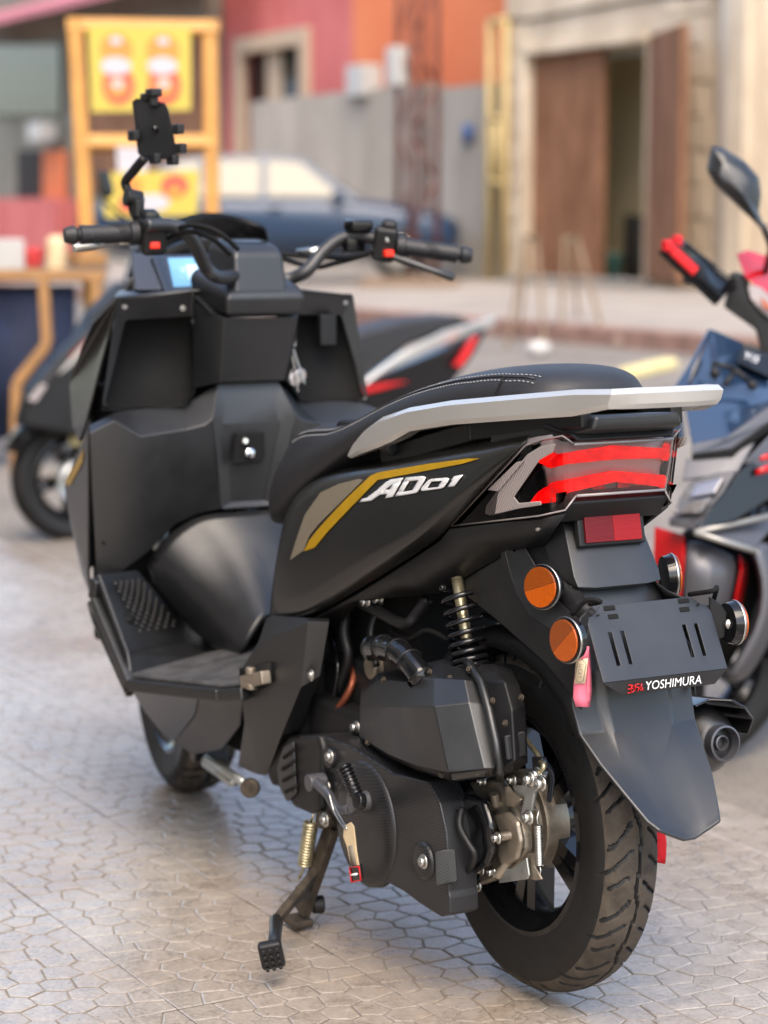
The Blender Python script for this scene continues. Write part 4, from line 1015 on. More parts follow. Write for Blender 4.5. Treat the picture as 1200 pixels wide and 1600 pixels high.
# brake arm, spring, bracket, cable
mk('brake_arm', *join(extr([(-0.1357,0.125,0.3588),(-0.1557,0.125,0.3725),(-0.179,0.125,0.374),(-0.1726,0.125,0.3598),(-0.1528,0.125,0.3424),(-0.1432,0.125,0.3107),(-0.1264,0.125,0.2955),(-0.1161,0.125,0.2986),(-0.1292,0.125,0.337)], (0, -.006, 0)), extr([(-0.0833,0.118,0.3368),(-0.1246,0.118,0.348),(-0.1215,0.118,0.3287),(-0.0975,0.118,0.3194)], (0, -.005, 0))), 'plated steel', MS, bevel=.0015)
for a in ([(-0.1537,0.13,0.3635),(-0.1838,0.13,0.3648),(-0.1512,0.13,0.3086),(-0.1578,0.12,0.3705)]):
    mk('arm_bolt', *bolt(a, (0, 1, 0), .0075, .011), 'steel', MS)
mk('return_spring', *join(coil([(-0.1653,0.125,0.2994)][0], [(-0.1617,0.12,0.2406)][0], .0048, .0013, 26, 10, 5), tube([(-0.1453,0.12,0.3179),(-0.1619,0.122,0.3184),(-0.1602,0.124,0.3091),(-0.1653,0.125,0.2994)], .0014, 6), tube([(-0.1617,0.12,0.2406),(-0.1652,0.12,0.2341),(-0.162,0.12,0.2221),(-0.1536,0.12,0.2217)], .0014, 6)), 'steel', MS)
mk('cable_bracket', *extr([(-0.0644,0.128,0.2125),(-0.0978,0.128,0.2194),(-0.1388,0.128,0.2469),(-0.146,0.128,0.2227),(-0.141,0.128,0.2158),(-0.0647,0.128,0.1897)], (0, -.004, 0)), 'plated steel', MS, bevel=.0015)
mk('cable_bracket', *extr([(-0.1292,0.122,0.2482),(-0.1562,0.122,0.2598),(-0.1597,0.122,0.2468),(-0.1498,0.122,0.2377),(-0.1702,0.122,0.2227),(-0.1535,0.122,0.2164),(-0.1314,0.122,0.2143)], (0, -.004, 0)), 'raw alloy', MS, bevel=.0015)
mk('swing_bracket', *extr([(-0.1055,0.1,0.3826),(-0.1326,0.1,0.3866),(-0.1363,0.1,0.367),(-0.1093,0.1,0.3592)], (0, -.01, 0)), 'matte plastic', MS, bevel=.002)
mk('brake_cable', *tube(smooth_path([(-0.1579,0.12,0.3687),(-0.1709,0.12,0.3862),(-0.1327,0.1,0.3792),(-0.1032,0.09,0.3865),(-0.0204,0.08,0.4116)], 5), .004, 8), 'zinc', MS)
mk('drain_hose', *tube(smooth_path([(-0.0141,0.16,0.2938),(-0.0241,0.17,0.2708),(-0.0414,0.165,0.2478),(-0.0512,0.16,0.2326),(-0.0353,0.158,0.2091),(-0.0016,0.15,0.1934)], 5), .0055, 8), 'dark plastic', MS)

# ---- air box
yb = .2
F1 = [(0.275,0.175,0.4132),(0.2408,0.165,0.4437),(0.1258,0.17,0.472),(0.0803,0.165,0.4931),(-0,0.17,0.5021),(-0.0388,0.165,0.5067)]
cols = [
 [(0.3418,0.14,0.3991),(0.3132,0.155,0.4019),(0.2906,0.168,0.3789),(0.2891,0.17,0.3385),(0.3164,0.15,0.312)],
 [(0.2741,0.145,0.4388),(0.2231,0.17,0.4405),(0.1694,0.19,0.41),(0.1571,0.19,0.3404),(0.2085,0.16,0.3179)],
 [(0.171,0.145,0.4673),(0.1065,0.185,0.4595),(0.0533,0.21,0.4356),(0.0374,0.208,0.3509),(0.1017,0.17,0.3226)],
 [(0.0909,0.135,0.4923),(0.0258,0.185,0.4801),(-0.022,0.212,0.4505),(-0.0595,0.21,0.3631),(0.0026,0.172,0.3315)],
 [(0.0608,0.125,0.4947),(-0.0299,0.166,0.4865),(-0.0598,0.176,0.4597),(-0.1051,0.176,0.3719),(-0.0583,0.15,0.3463)],
 [(0.0461,0.115,0.4925),(-0.0357,0.146,0.4837),(-0.0654,0.155,0.4567),(-0.1103,0.156,0.3735),(-0.0755,0.138,0.3525)],
]
v, f = strips(cols)
AB = mk('air_box', v, f, 'matte plastic', MS, solid=.05, bevel=.013, seg=4)
v, f = tube([(0.028,0.13,0.499),(-0.0121,0.145,0.5019),(-0.0546,0.153,0.4861),(-0.088,0.16,0.4524),(-0.111,0.162,0.4112),(-0.1219,0.162,0.374),(-0.0941,0.145,0.3556)], .0065, 8)
mk('box_flange', v, f, 'matte plastic', AB)
cols = [
 [(0.035,0.115,0.4945),(-0.0328,0.14,0.4826),(-0.0749,0.15,0.4487),(-0.1072,0.152,0.3723),(-0.0548,0.12,0.3419)],
 [(-0.0065,0.105,0.5009),(-0.0831,0.132,0.4911),(-0.1174,0.14,0.4561),(-0.1271,0.14,0.3845),(-0.0805,0.11,0.3558)],
 [(-0.0273,0.085,0.4951),(-0.0761,0.102,0.4831),(-0.1066,0.11,0.4582),(-0.1146,0.11,0.3857),(-0.0828,0.09,0.3671)]]
v, f = strips(cols); mk('box_rear', v, f, 'dark plastic', AB, solid=.04, bevel=.006)
mk('box_clip', *extr([(-0.1156,0.147,0.4197),(-0.12,0.118,0.4247),(-0.1222,0.118,0.3901),(-0.123,0.147,0.3863)], (.004, .004, 0)), 'dark plastic', AB, bevel=.003)
for a in [(-0.0204,0.152,0.4984),(-0.1153,0.18,0.3719)]: mk('box_screw', *bolt(a, (-.3, 1, .2), .004, .005), 'rusty steel', AB)
mk('box_drain', *extr([(-0.0458,0.2,0.357),(-0.1388,0.19,0.3838),(-0.1154,0.18,0.3627),(-0.0323,0.19,0.3396)], (0, -.01, 0)), 'gloss black', AB, bevel=.004)
hp = smooth_path([(0.2534,0.165,0.4837),(0.2028,0.172,0.494),(0.1471,0.178,0.4982),(0.1078,0.18,0.4907),(0.0802,0.178,0.4752),(0.0867,0.17,0.4636)], 8)
rs = [.0185 + (.0018 if i % 8 in (0,) else 0) for i in range(len(hp))]
HOSE = mk('intake_hose', *tube(hp, rs, 20), 'gloss black', AB, sharp=60)
for i in (8, 16, 24, 32):
    t = (hp[i + 1] - hp[i - 1]).normalized(); mk('hose_rib', *rev([(-.002, .0185), (-.001, .0205), (.001, .0205), (.002, .0185)], hp[i], t, 20), 'dark plastic', HOSE)
mk('hose_collar', *rev([(-.008, .0225), (.0, .0235), (.004, .022)], hp[-1], hp[-1] - hp[-3], 20), 'matte plastic', HOSE)
# engine clutter ahead of the air box
mk('engine_hose', *tube(smooth_path([(0.4244,0.1,0.5257),(0.3208,0.12,0.5276),(0.2328,0.12,0.5213),(0.2142,0.11,0.5384),(0.1961,0.1,0.5653)], 6), .009, 10), 'dark plastic', MS)
mk('engine_hose', *tube(smooth_path([(0.5015,0.12,0.3162),(0.4352,0.13,0.3518),(0.4135,0.12,0.3868),(0.4338,0.1,0.4183)], 6), .006, 8), 'copper pipe', MS)
mk('engine_hose', *tube(smooth_path([(0.4515,0.1,0.5216),(0.4357,0.12,0.4781),(0.4201,0.12,0.4332),(0.4741,0.11,0.3691)], 6), .008, 10), 'dark plastic', MS)
mk('carburettor', *join(box((.36, .06, .42), .08, .07, .07), cyl((.36, .1, .43), (0, 1, 0), .022, .03, 18)), 'raw alloy', MS, bevel=.006)
for a in [(0.3508,0.14,0.337),(0.3532,0.12,0.5381),(0.3288,0.11,0.5451)]: mk('engine_bolt', *bolt(a, (0, 1, 0), .007, .012), 'steel', MS)

# ---- shock absorber
sa, sb = Vector([(0.0771,0.115,0.6035)][0]), Vector([(0.0367,0.115,0.4808)][0])
SH = mk('shock_absorber', *tube([sa + (sa - sb) * .1, sb + (sb - sa) * .1], .0085, 12), 'zinc', MS)
mk('damper_body', *tube([sa.lerp(sb, .62), sb + (sb - sa) * .2], .017, 16), 'gloss black', SH)
mk('spring', *coil(sa, sb, .0255, .0042, 9.5, 18, 8, lambda t: 1 - (1 - t) ** 1.55), 'gloss black', SH)
v, f = mir(coil(sa, sb, .0255, .0042, 9.5, 14, 6, lambda t: 1 - (1 - t) ** 1.55)[0]), coil(sa, sb, .0255, .0042, 9.5, 14, 6)[1]
mk('shock_absorber', v, f, 'gloss black', MS)
# things glimpsed between the shock and the mudguard
mk('battery_lead', *join(*[tube(smooth_path([(.02 + .03 * k, .02 * k, .60), (-.03 + .01 * k, .05, .585 - .01 * k), (-.06, .03 * k - .02, .55)], 5), .004, 6) for k in range(3)]), 'gloss black', MS)
mk('hub_bracket', *join(box((-.06, .03, .565), .05, .04, .012), box((-.02, .05, .555), .02, .03, .03)), 'plated steel', MS, bevel=.003)

# ---- lower side cover and passenger peg
cols = [
 [(0.6025,0.196,0.439),(0.6258,0.214,0.3928),(0.639,0.212,0.3395),(0.6531,0.2,0.2889),(0.7338,0.176,0.1946)],
 [(0.6099,0.178,0.4755),(0.5737,0.2,0.4463),(0.5825,0.206,0.3606),(0.6162,0.198,0.285),(0.6807,0.176,0.1949)],
 [(0.5914,0.176,0.4837),(0.5129,0.196,0.4668),(0.5254,0.2,0.3707),(0.5815,0.194,0.2917),(0.6537,0.174,0.1961)],
 [(0.4711,0.172,0.498),(0.4318,0.188,0.4983),(0.4546,0.19,0.3872),(0.5403,0.184,0.2903),(0.633,0.168,0.1978)],
 [(0.4158,0.158,0.5046),(0.4079,0.162,0.4999),(0.4447,0.16,0.4051),(0.5269,0.155,0.2985),(0.6425,0.15,0.2183)]]
v, f = strips(cols)
LSC = pair(mk, 'lower_side_cover', v, f, 'matte plastic', MS, solid=.004, bevel=.003)
mk('cover_screw', *bolt([(0.4351,0.181,0.41)][0], (0, 1, 0), .007, .004), 'steel', LSC[0])
mk('frame_gap', *box((.56, 0, .36), .06, .30, .30), 'void black', MS)
PEG = mk('passenger_peg', *join(bar([(0.6168,0.216,0.3683)][0], [(0.535,0.214,0.3918)][0], .018, .022), cyl([(0.5865,0.218,0.3937)][0], (0, 0, 1), .009, .012, 14), cyl([(0.5819,0.218,0.3684)][0], (0, 0, 1), .011, .01, 14)), 'raw alloy', MS, bevel=.003)
mk('peg_recess', *extr([(0.6415,0.214,0.3878),(0.5431,0.21,0.4137),(0.5362,0.21,0.3826),(0.5878,0.213,0.3559),(0.6423,0.214,0.3479)], (0, -.012, 0)), 'void black', PEG)

# ---- foot boards and the tunnel between
ft = [(1.098,0.29,0.4918),(1.1136,0.205,0.4905)] + [(1.1503,0.0683,0.338)] + [(0.957,0.29,0.3669)]
cols = [[ft[0], ft[3], [(0.9435,0.29,0.32)][0]], [ft[1], ft[2], [(0.9744,0.1192,0.336)][0]]]
v, f = strips(cols)
FB = pair(mk, 'foot_board', v, f, 'matte plastic', MS, solid=.012, bevel=.005)
fl = [[(0.9435,0.29,0.32)][0], [(0.6924,0.226,0.342)][0], [(0.6154,0.212,0.3572)][0], [(0.9017,0.0489,0.36)][0], [(0.9809,0.1164,0.337)][0]]
pair(mk, 'floor_panel', fl, [(0, 1, 2, 3, 4)], 'dusty floor', MS, solid=.012, bevel=.005)
# raised grip pips on the inclined board
vf = []
a0, a1, b0, b1 = [Vector(q) for q in (ft[0], ft[1], ft[3], ft[2])]
nb = (b0 - a0).cross(a1 - a0).normalized(); nb = nb if nb.z > 0 else -nb
for i in range(5):
    for j in range(13):
        u = .3 + .13 * i + (.065 if j % 2 else 0); t = .14 + .052 * j
        p = a0.lerp(a1, u).lerp(b0.lerp(b1, u), t)
        vf.append(rev([(.0, .0046), (.0010, .0036), (.0012, .0005)], p + nb * .0005, nb, 8))
mk('grip_pips', *join(*vf), 'dark plastic', FB[0])['kind'] = 'stuff'
p = a0.lerp(a1, .22).lerp(b0.lerp(b1, .22), .60)
mk('plug_hole', *cyl(p + nb * .001, nb, .010, .003, 14), 'void black', FB[0])
# lip round the outer edge
lip = [(1.0946,0.294,0.4818),(1.1043,0.296,0.4434),(0.9369,0.294,0.3123),(0.6746,0.234,0.3372),(0.6055,0.219,0.351)]
pair(mk, 'floor_edge', *join(*[bar(a, b, .02, .022) for a, b in zip(lip, lip[1:])]), 'matte plastic', MS, bevel=.004)
lip2 = [(1.1457,0.288,0.4316),(1.1218,0.29,0.4052),(0.9609,0.286,0.2881)]
pair(mk, 'belly_trim', *join(*[bar(a, b, .014, .012) for a, b in zip(lip2, lip2[1:])]), 'satin paint', MS, bevel=.003)
# tunnel
cols = [
 [(1.115,0.2071,0.4832),(1.1515,0.0678,0.334),(0.8881,0.1055,0.338)],
 [(1.1,0.1894,0.5251),(0.9811,0.118,0.4128),(0.8583,0.11,0.3625)],
 [(1.09,0.1674,0.5539),(0.9784,0.106,0.4445),(0.849,0.104,0.3776)],
 [(1.085,0.1395,0.5756),(0.986,0.092,0.4698),(0.8399,0.098,0.3926)],
 [(1.077,0.1103,0.5904),(0.9995,0.074,0.4941),(0.8394,0.088,0.4058)],
 [(1.068,0.0907,0.5963),(0.9914,0.058,0.5085),(0.8398,0.075,0.4198)],
 [(1.06,0.0522,0.6009),(0.9742,0.032,0.5137),(0.8494,0.05,0.4314)],
 [(1.055, 0, (1.055,0.0096,0.6001)[2]), (0.9615,0,0.5107), (0.8944,0,0.4248)]]
cols = cols + [mir(c) for c in cols[-2::-1]]
v, f = strips(cols); mk('tunnel_cover', v, f, 'matte plastic', MS, solid=.003, sub=1, sharp=60)

# ---- inner leg shield
LED = [ # ledge upper edge, chamfer edge, middle, bottom
 [(1.09,0.3055,0.7687),(1.07,0.3134,0.7555),(1.085,0.3047,0.6443),(1.135,0.2797,0.4846)],
 [(1.1,0.2539,0.7881),(1.055,0.2705,0.7782),(1.07,0.2631,0.6435),(1.12,0.2358,0.4883)],
 [(1.1,0.2058,0.7933),(1.045,0.225,0.7477),(1.06,0.2142,0.6418),(1.1,0.1894,0.5251)],
 [(1.095,0.1129,0.7995),(1.04,0.1358,0.7571),(1.05,0.1339,0.6681),(1.088,0.1382,0.5752)],
 [(1.075,0.0902,0.8168),(1.035,0.1006,0.7643),(1.045,0.0997,0.6847),(1.075,0.0981,0.5935)],
 [(1.06,0.0616,0.8371),(1.032,0.085,0.7769),(1.042,0.0763,0.6957),(1.062,0.0566,0.6022)]]
v, f = strips(LED)
pair(mk, 'leg_shield_inner', v, f, 'matte plastic', MS, solid=.004, bevel=.010, seg=4)
# hexagonal keyhole panel
hx = [(1.06,0.0616,0.8371),(1.032,0.085,0.7769),(1.062,0.0566,0.6022)]
hi = [(1.05,0.0507,0.8052),(1.046,0.0582,0.7615),(1.07,0.0331,0.6108)]
ho = hx + mir(hx)[::-1]; hn = hi + mir(hi)[::-1]
v = ho + hn; f = [(i, (i + 1) % 6, 6 + (i + 1) % 6, 6 + i) for i in range(6)] + [(6, 7, 10, 11), (7, 8, 9, 10)]
HEX = mk('lock_panel', v, f, 'matte plastic', MS, bevel=.003)
mk('lock_plate', *extr([(1.045,0.0353,0.7462),(1.045,-0.0241,0.746),(1.045,-0.0251,0.7),(1.045,-0.017,0.6858),(1.045,0.0424,0.6865)], (-.006, 0, 0)), 'void black', HEX, bevel=.003)
for a, r_ in (([(1.036,0.0198,0.7307)][0], .0065), ([(1.036,0.0095,0.7073)][0], .009)):
    mk('lock', *rev([(-.004, r_), (.004, r_), (.006, r_ * .7)], a, (-1, 0, .1), 18, True), 'chrome', HEX, sharp=40)
# upper compartment; shallow recess coloured black in place of deep shade
O = [(1.1,0.2429,0.998),(1.085,0.0979,1.0067),(1.075,0.1005,0.8232),(1.08,0.1194,0.7973),(1.1,0.2097,0.7899),(1.105,0.277,0.7922)]
I = [(1.112,0.2237,0.9574),(1.1,0.0945,0.9623),(1.078,0.1018,0.823),(1.082,0.1198,0.7984),(1.102,0.2089,0.7909),(1.107,0.2724,0.7931)]
B_ = [(p[0] + .03, p[1] * .97, p[2] - .002) for p in I]
v = O + I; f = [(i, (i + 1) % 6, 6 + (i + 1) % 6, 6 + i) for i in range(6)]
UP = pair(mk, 'glove_compartment', v, f, 'matte plastic', MS, bevel=.004)
I2 = [(p[0] + .002, p[1], p[2]) for p in I]
pair(mk, 'glove_recess', I2 + B_, [(i, (i + 1) % 6, 6 + (i + 1) % 6, 6 + i) for i in range(6)] + [(6, 7, 8, 9, 10, 11)], 'void black', MS)
for a in [(1.104,0.2278,0.9824),(1.093,0.1167,0.9772)]:
    for s, o in ((1, UP[0]), (-1, UP[1])): mk('shield_screw', *bolt((a[0], s * a[1], a[2]), (-1, 0, .3), .004, .003), 'dull trim', o)
for a in [(1.112,0.2722,0.5486),(1.103,0.2688,0.8015)]: mk('screw_hole', *cyl(a, (-1, 0, 0), .006, .004, 12), 'void black', UP[0])
mk('usb_socket', *join(box((1.10, -.185, .93), .02, .035, .06)), 'dark plastic', UP[1], bevel=.004)
# top deck between shield and dashboard
v, f = strips([[(1.10, .238, .997), (1.16, .225, 1.0), (1.28, .17, 1.005)], [(1.085, .1, 1.012), (1.16, .1, 1.015), (1.28, .1, 1.02)], [(1.085, -.1, 1.012), (1.16, -.1, 1.015), (1.28, -.1, 1.02)], [(1.10, -.238, .997), (1.16, -.225, 1.0), (1.28, -.17, 1.005)]])
mk('shield_top', v, f, 'matte plastic', MS, solid=.006)
# steering column cover
cl = [(1.09,0.097,1.003),(1.03,0.0876,0.9718),(1,0.0755,0.9621)]; cb = [(1.075,0.1056,0.8305),(1.05,0.0803,0.8384),(1.04,0.0653,0.8409)]
cols = [[cl[0], cb[0]], [cl[1], cb[1]], [cl[2], cb[2]]]
cm = [[(1.0, 0, cl[2][2] - .002), (1.038, 0, cb[2][2])]]
colsL = [[(a[0], max(a[1], .05), a[2]), (b[0], max(b[1], .05), b[2])] for a, b in cols]
allc = colsL + cm + [mir(c) for c in colsL[::-1]]
v, f = strips(allc); mk('column_cover', v, f, 'matte plastic', MS, solid=.004, bevel=.014, seg=4)
v, f = loft([[(p[0], s * p[1], p[2]) for p in [c[0] for c in colsL] for s in (1,)] + [(1.12, .1, 1.0)], [(p[0], -p[1], p[2]) for p in [c[0] for c in colsL]] + [(1.12, -.1, 1.0)]])
mk('column_top', v, f, 'dark plastic', MS, bevel=.003)

# ---- outer front fairing
W_ = [(1.1072,0.24,1),(1.1861,0.262,0.947),(1.3044,0.255,0.8613),(1.3443,0.25,0.8254),(1.2984,0.262,0.7464),(1.2381,0.272,0.7237),(1.1543,0.29,0.7664)]
nose = [(1.52, .10, .93), (1.56, .09, .85), (1.58, .08, .80), (1.57, .08, .75)]
v = W_ + nose; f = [(0, 1, 2), (0, 2, 3), (0, 3, 4, 6), (4, 5, 6), (1, 7, 8, 2), (2, 8, 9, 3), (3, 9, 10, 4)]
FR = pair(mk, 'front_fairing', v, f, 'satin paint', MS, solid=.005, bevel=.004)
Wl = [(1.1326,0.292,0.7623),(1.3355,0.262,0.6462),(1.3617,0.258,0.627),(1.3352,0.256,0.5543),(1.2552,0.264,0.4653),(1.1571,0.286,0.4443),(1.1496,0.292,0.4799)]
nose2 = [(1.56, .08, .74), (1.56, .07, .70), (1.53, .07, .60), (1.48, .08, .50)]
v = Wl + nose2; f = [(0, 1, 2, 6), (2, 3, 6), (3, 4, 6), (4, 5, 6), (1, 7, 8, 2), (2, 8, 9, 3), (3, 9, 10, 4)]
LR = pair(mk, 'lower_fairing', v, f, 'satin paint', MS, solid=.005, bevel=.004)
T2 = bvh_of(LR[0])
decal('gold_stripe', [(1.1697,0.28,0.718),(1.1811,0.28,0.6905),(1.2931,0.27,0.636),(1.3389,0.265,0.6285),(1.331,0.265,0.6443),(1.2425,0.275,0.682)], T2, 'gold', LR[0], cuts=3)
# nose cap closing both halves
v, f = strips([[(1.52, .10, .93), (1.56, .09, .85), (1.58, .08, .80), (1.57, .08, .75), (1.56, .07, .70), (1.53, .07, .60), (1.48, .08, .50)], [(1.55, 0, .94), (1.6, 0, .85), (1.62, 0, .8), (1.61, 0, .75), (1.6, 0, .7), (1.56, 0, .6), (1.5, 0, .48)], [(1.52, -.10, .93), (1.56, -.09, .85), (1.58, -.08, .80), (1.57, -.08, .75), (1.56, -.07, .70), (1.53, -.07, .60), (1.48, -.08, .50)]])
mk('nose_cap', v, f, 'gloss black', MS, solid=.005)
# belly panels
b_ = [(0.9594,0.284,0.2953),(0.7451,0.245,0.3193),(0.8295,0.215,0.2688),(1.0404,0.165,0.1727),(1.0889,0.168,0.1728),(1.0424,0.225,0.2349)]
pair(mk, 'belly_panel', b_, [(0, 1, 2, 3, 4, 5)], 'satin paint', MS, solid=.005, bevel=.003)
b_ = [(0.7474,0.244,0.3188),(0.6268,0.214,0.342),(0.6831,0.196,0.2768),(0.818,0.17,0.2035),(0.9857,0.155,0.1563),(1.0476,0.162,0.1697),(0.8342,0.213,0.2677)]
pair(mk, 'belly_panel', b_, [(0, 1, 2, 3, 4, 5, 6)], 'matte plastic', MS, solid=.005, bevel=.003)
mk('underbody', *join(box((.92, 0, .24), .44, .26, .1), box((1.27, 0, .58), .05, .46, .50), box((1.08, 0, .36), .2, .16, .2), box((.70, 0, .36), .3, .12, .16)), 'void black', MS, bevel=.01)
# front mudguard and fork
fv = []
fwc = Vector((1.372, 0, .248)); rz = Matrix.Rotation(-.154, 3, 'Z')
cols = []
for k in range(10):
    a = R(-75 + k * 15); cols.append([fwc + rz @ Vector((r_ * math.sin(a), y, r_ * math.cos(a))) for y, r_ in ((.07, .255), (.066, .285), (.03, .298), (-.03, .298), (-.066, .285), (-.07, .255))])
v, f = strips(cols); mk('front_mudguard', v, f, 'matte plastic', MS, solid=.004)
for s in (1, -1):
    mk('fork_leg', *tube([fwc + rz @ Vector((0, s * .088, 0)), fwc + rz @ Vector((-.16, s * .088, .33))], [.024, .02], 14), 'steel', MS)

# ---- handlebar
HB = mk('handlebar', *join(*[tube(smooth_path(q, 6), .0125, 14) for q in (
  [(0.9127,0.262,1.1308),(0.9183,0.215,1.1307),(0.9175,0.185,1.1195),(0.9306,0.16,1.0934),(0.9548,0.13,1.0554),(0.9661,0.095,1.0365)] + [(1.05, 0, 1.045)],
  [(0.9715,-0.236,1.1005),(1.0054,-0.205,1.1111),(1.0261,-0.175,1.1039),(1.0364,-0.145,1.08),(1.0407,-0.112,1.0443),(1.0638,-0.075,1.0287)] + [(1.05, 0, 1.045)])]), 'matte plastic', MS)
gl, gr = [(0.9702,0.392,1.1131),(0.9517,0.262,1.1173)], [(0.9005,-0.392,1.0729),(0.959,-0.262,1.0921)]
for g in (gl, gr):
    a, b = Vector(g[0]), Vector(g[1]); d = (b - a).normalized()
    G_ = mk('grip', *rev([(.0, .006), (.0005, .0125), (.012, .0165), (.02, .0165), (.024, .012), (.028, .012), (.029, .0175), (.05, .0165), ((b - a).length - .016, .0168), ((b - a).length - .014, .021), ((b - a).length, .021)], a, d, 24, True), 'rubber grip', HB, sharp=40)
    for k in range(9):
        pts = []
        for i in range(12):
            th = i / 11 * math.pi * 1.1 + k * .7
            _, u, w = frame(d); pts.append(a + d * (.045 + k * .0085 + i * .0018) + (u * math.cos(th) + w * math.sin(th)) * .0168)
        mk('grip_rib', *tube(pts, .0014, 5), 'rubber grip', G_)
# switch pods
def pod(c, d, up, red_first, sgn):
    Q = rot_frame(d, up); c = Vector(c)
    P_ = mk('switch_pod', *join(box(c + Q @ Vector((0, 0, -.002)), .046, .044, .066, Q), box(c + Q @ Vector((-.004, 0, .034)), .03, .034, .02, Q)), 'dark plastic', HB, bevel=.009, seg=3)
    return P_, Q, c
dl = Vector(gl[1]) - Vector(gl[0]); dr = Vector(gr[1]) - Vector(gr[0])
pl_, Q, c = pod([(0.9424,0.238,1.115)][0], dl, (-.25, 0, 1), False, 1)
mk('switch', *box(c + Q @ Vector((.0, .0, -.022)) + Vector((-.021, .004, .002)), .012, .018, .012, Matrix.Rotation(-.2, 3, 'Z')), 'orange switch', pl_, bevel=.002)
mk('switch', *box(c + Vector((-.016, -.004, .022)), .012, .016, .012), 'steel', pl_, bevel=.002)
mk('switch', *box(c + Vector((-.021, .006, .008)), .008, .02, .008), 'gloss black', pl_, bevel=.002)
pr_, Q, c = pod([(0.9737,-0.244,1.0992)][0], dr, (-.25, 0, 1), True, -1)
mk('switch', *box(c + Vector((-.021, .003, -.021)), .012, .018, .013), 'orange switch', pr_, bevel=.002)
mk('switch', *box(c + Vector((-.012, .0, .028)), .014, .012, .012), 'red plastic', pr_, bevel=.002)
mk('switch', *box(c + Vector((-.021, .002, .004)), .006, .016, .01), 'steel', pr_, bevel=.002)
# brake levers, reservoir, mirror boss
for pts in ([(0.9431,0.25,1.1039),(0.9777,0.27,1.1014),(0.9734,0.32,1.0939),(0.9781,0.36,1.0907)], [(0.957,-0.25,1.0731),(0.9418,-0.28,1.0612),(0.9149,-0.32,1.0446),(0.9083,-0.355,1.0324)]):
    pts = [(p[0] + .035, p[1], p[2]) for p in pts] if pts[0][1] > 0 else pts
    mk('brake_lever', *tube(smooth_path(pts, 5), [.006 + .002 * abs(math.sin(i * .35)) for i in range(16)], 8), 'steel' if pts[0][1] > 0 else 'matte plastic', HB)
mk('brake_reservoir', *join(box([(0.9958,-0.2,1.1302)][0], .04, .045, .022), box([(1.0167,-0.2,1.0943)][0], .03, .04, .03)), 'gloss black', HB, bevel=.005)
mk('reservoir_bolt', *bolt([(1.0263,-0.19,1.105)][0], (-1, 0, .2), .006, .005), 'steel', HB)
for q in (
  [(0.9696,-0.22,1.0827),(1.0081,-0.19,1.0681),(1.0835,-0.17,1.0696),(1.1267,-0.13,1.0717),(1.1354,-0.08,1.078)], [(0.9952,-0.22,1.0752),(1.0361,-0.18,1.0605),(1.0645,-0.14,1.0508),(1.1208,-0.1,1.0672)],
  [(0.9393,0.21,1.1194),(0.8773,0.19,1.1307),(0.8353,0.16,1.1198),(0.8381,0.12,1.0886)], [(0.9397,0.21,1.1082),(0.8889,0.19,1.1196),(0.863,0.16,1.1085),(0.8708,0.12,1.0793)]):
    mk('cable', *tube(smooth_path(q, 6), .0045, 8), 'void black', HB)
mk('cable_joint', *tube([(1.1303,-0.14,1.0765),(1.087,-0.165,1.0817)], .009, 10), 'steel', HB)
# handlebar clamp cover
cv = [ # lower block then raised cap; half outlines from behind
 ]
v, f = loft([[(.985, .075, .965), (.985, -.07, .965), (1.12, -.085, .985), (1.12, .085, .985)], [(.975, .082, 1.003), (.975, -.082, 1.003), (1.125, -.092, 1.035), (1.125, .092, 1.035)], [(1.0, .072, 1.022), (1.0, -.072, 1.022), (1.125, -.08, 1.052), (1.125, .08, 1.052)]])
CC = mk('clamp_cover', v, f, 'matte plastic', HB, bevel=.010, seg=4)
v, f = loft([[(.985, .060, 1.005), (.985, -.048, 1.005), (1.10, -.056, 1.03), (1.10, .072, 1.03)], [(.996, .056, 1.078), (.996, -.044, 1.078), (1.095, -.05, 1.092), (1.095, .064, 1.092)], [(1.018, .046, 1.096), (1.018, -.036, 1.096), (1.09, -.042, 1.106), (1.09, .054, 1.106)]])
mk('clamp_cap', v, f, 'matte plastic', CC, bevel=.011, seg=4)
v, f = tube(smooth_path([(1.030, .034, 1.0982), (1.030, -.024, 1.0982), (1.060, -.032, 1.1024), (1.078, -.024, 1.1045), (1.078, .036, 1.1045), (1.060, .043, 1.1024), (1.030, .034, 1.0982)], 4), .0018, 6)
mk('cap_groove', v, f, 'void black', CC)
# phone holder on its bent stem
PH = mk('phone_holder', *tube(smooth_path([(0.9538,0.25,1.1352),(0.9768,0.255,1.1509),(0.9886,0.256,1.1712),(1.0041,0.258,1.1916),(1.0107,0.26,1.2074),(0.9785,0.258,1.2248),(0.9437,0.25,1.2486)], 5), [.010] * 12 + [.0085] * 19, 12), 'dark plastic', HB)
mk('holder_clamp', *join(cyl([(0.9853,0.256,1.1779)][0], (0, 1, .2), .016, .03, 18), cyl([(0.9644,0.255,1.1598)][0], (0, 0, 1), .011, .03, 14)), 'dark plastic', PH, bevel=.003)
mk('holder_bolt', *cyl([(0.9856,0.245,1.1757)][0], (-1, 0, 0), .008, .02, 14), 'chrome', PH)
hpn = [(0.9816,0.25,1.3476),(0.9635,0.25,1.3523),(0.9197,0.22,1.3433),(0.9147,0.215,1.3322),(0.88,0.215,1.2585),(0.8947,0.215,1.2435),(0.9378,0.25,1.2485),(0.9459,0.255,1.2553)]
mk('holder_plate', *extr(hpn, (.012, .003, 0)), 'matte plastic', PH, bevel=.003)
mk('holder_jaw', *join(*[box(q, .03, .022, .014) for q in [(0.9351,0.235,1.3602),(0.9588,0.235,1.3536)]]), 'dark plastic', PH, bevel=.003)
mk('holder_jaw', *box([(0.933,0.236,1.3523)][0], .012, .014, .03), 'dark plastic', PH, bevel=.002)
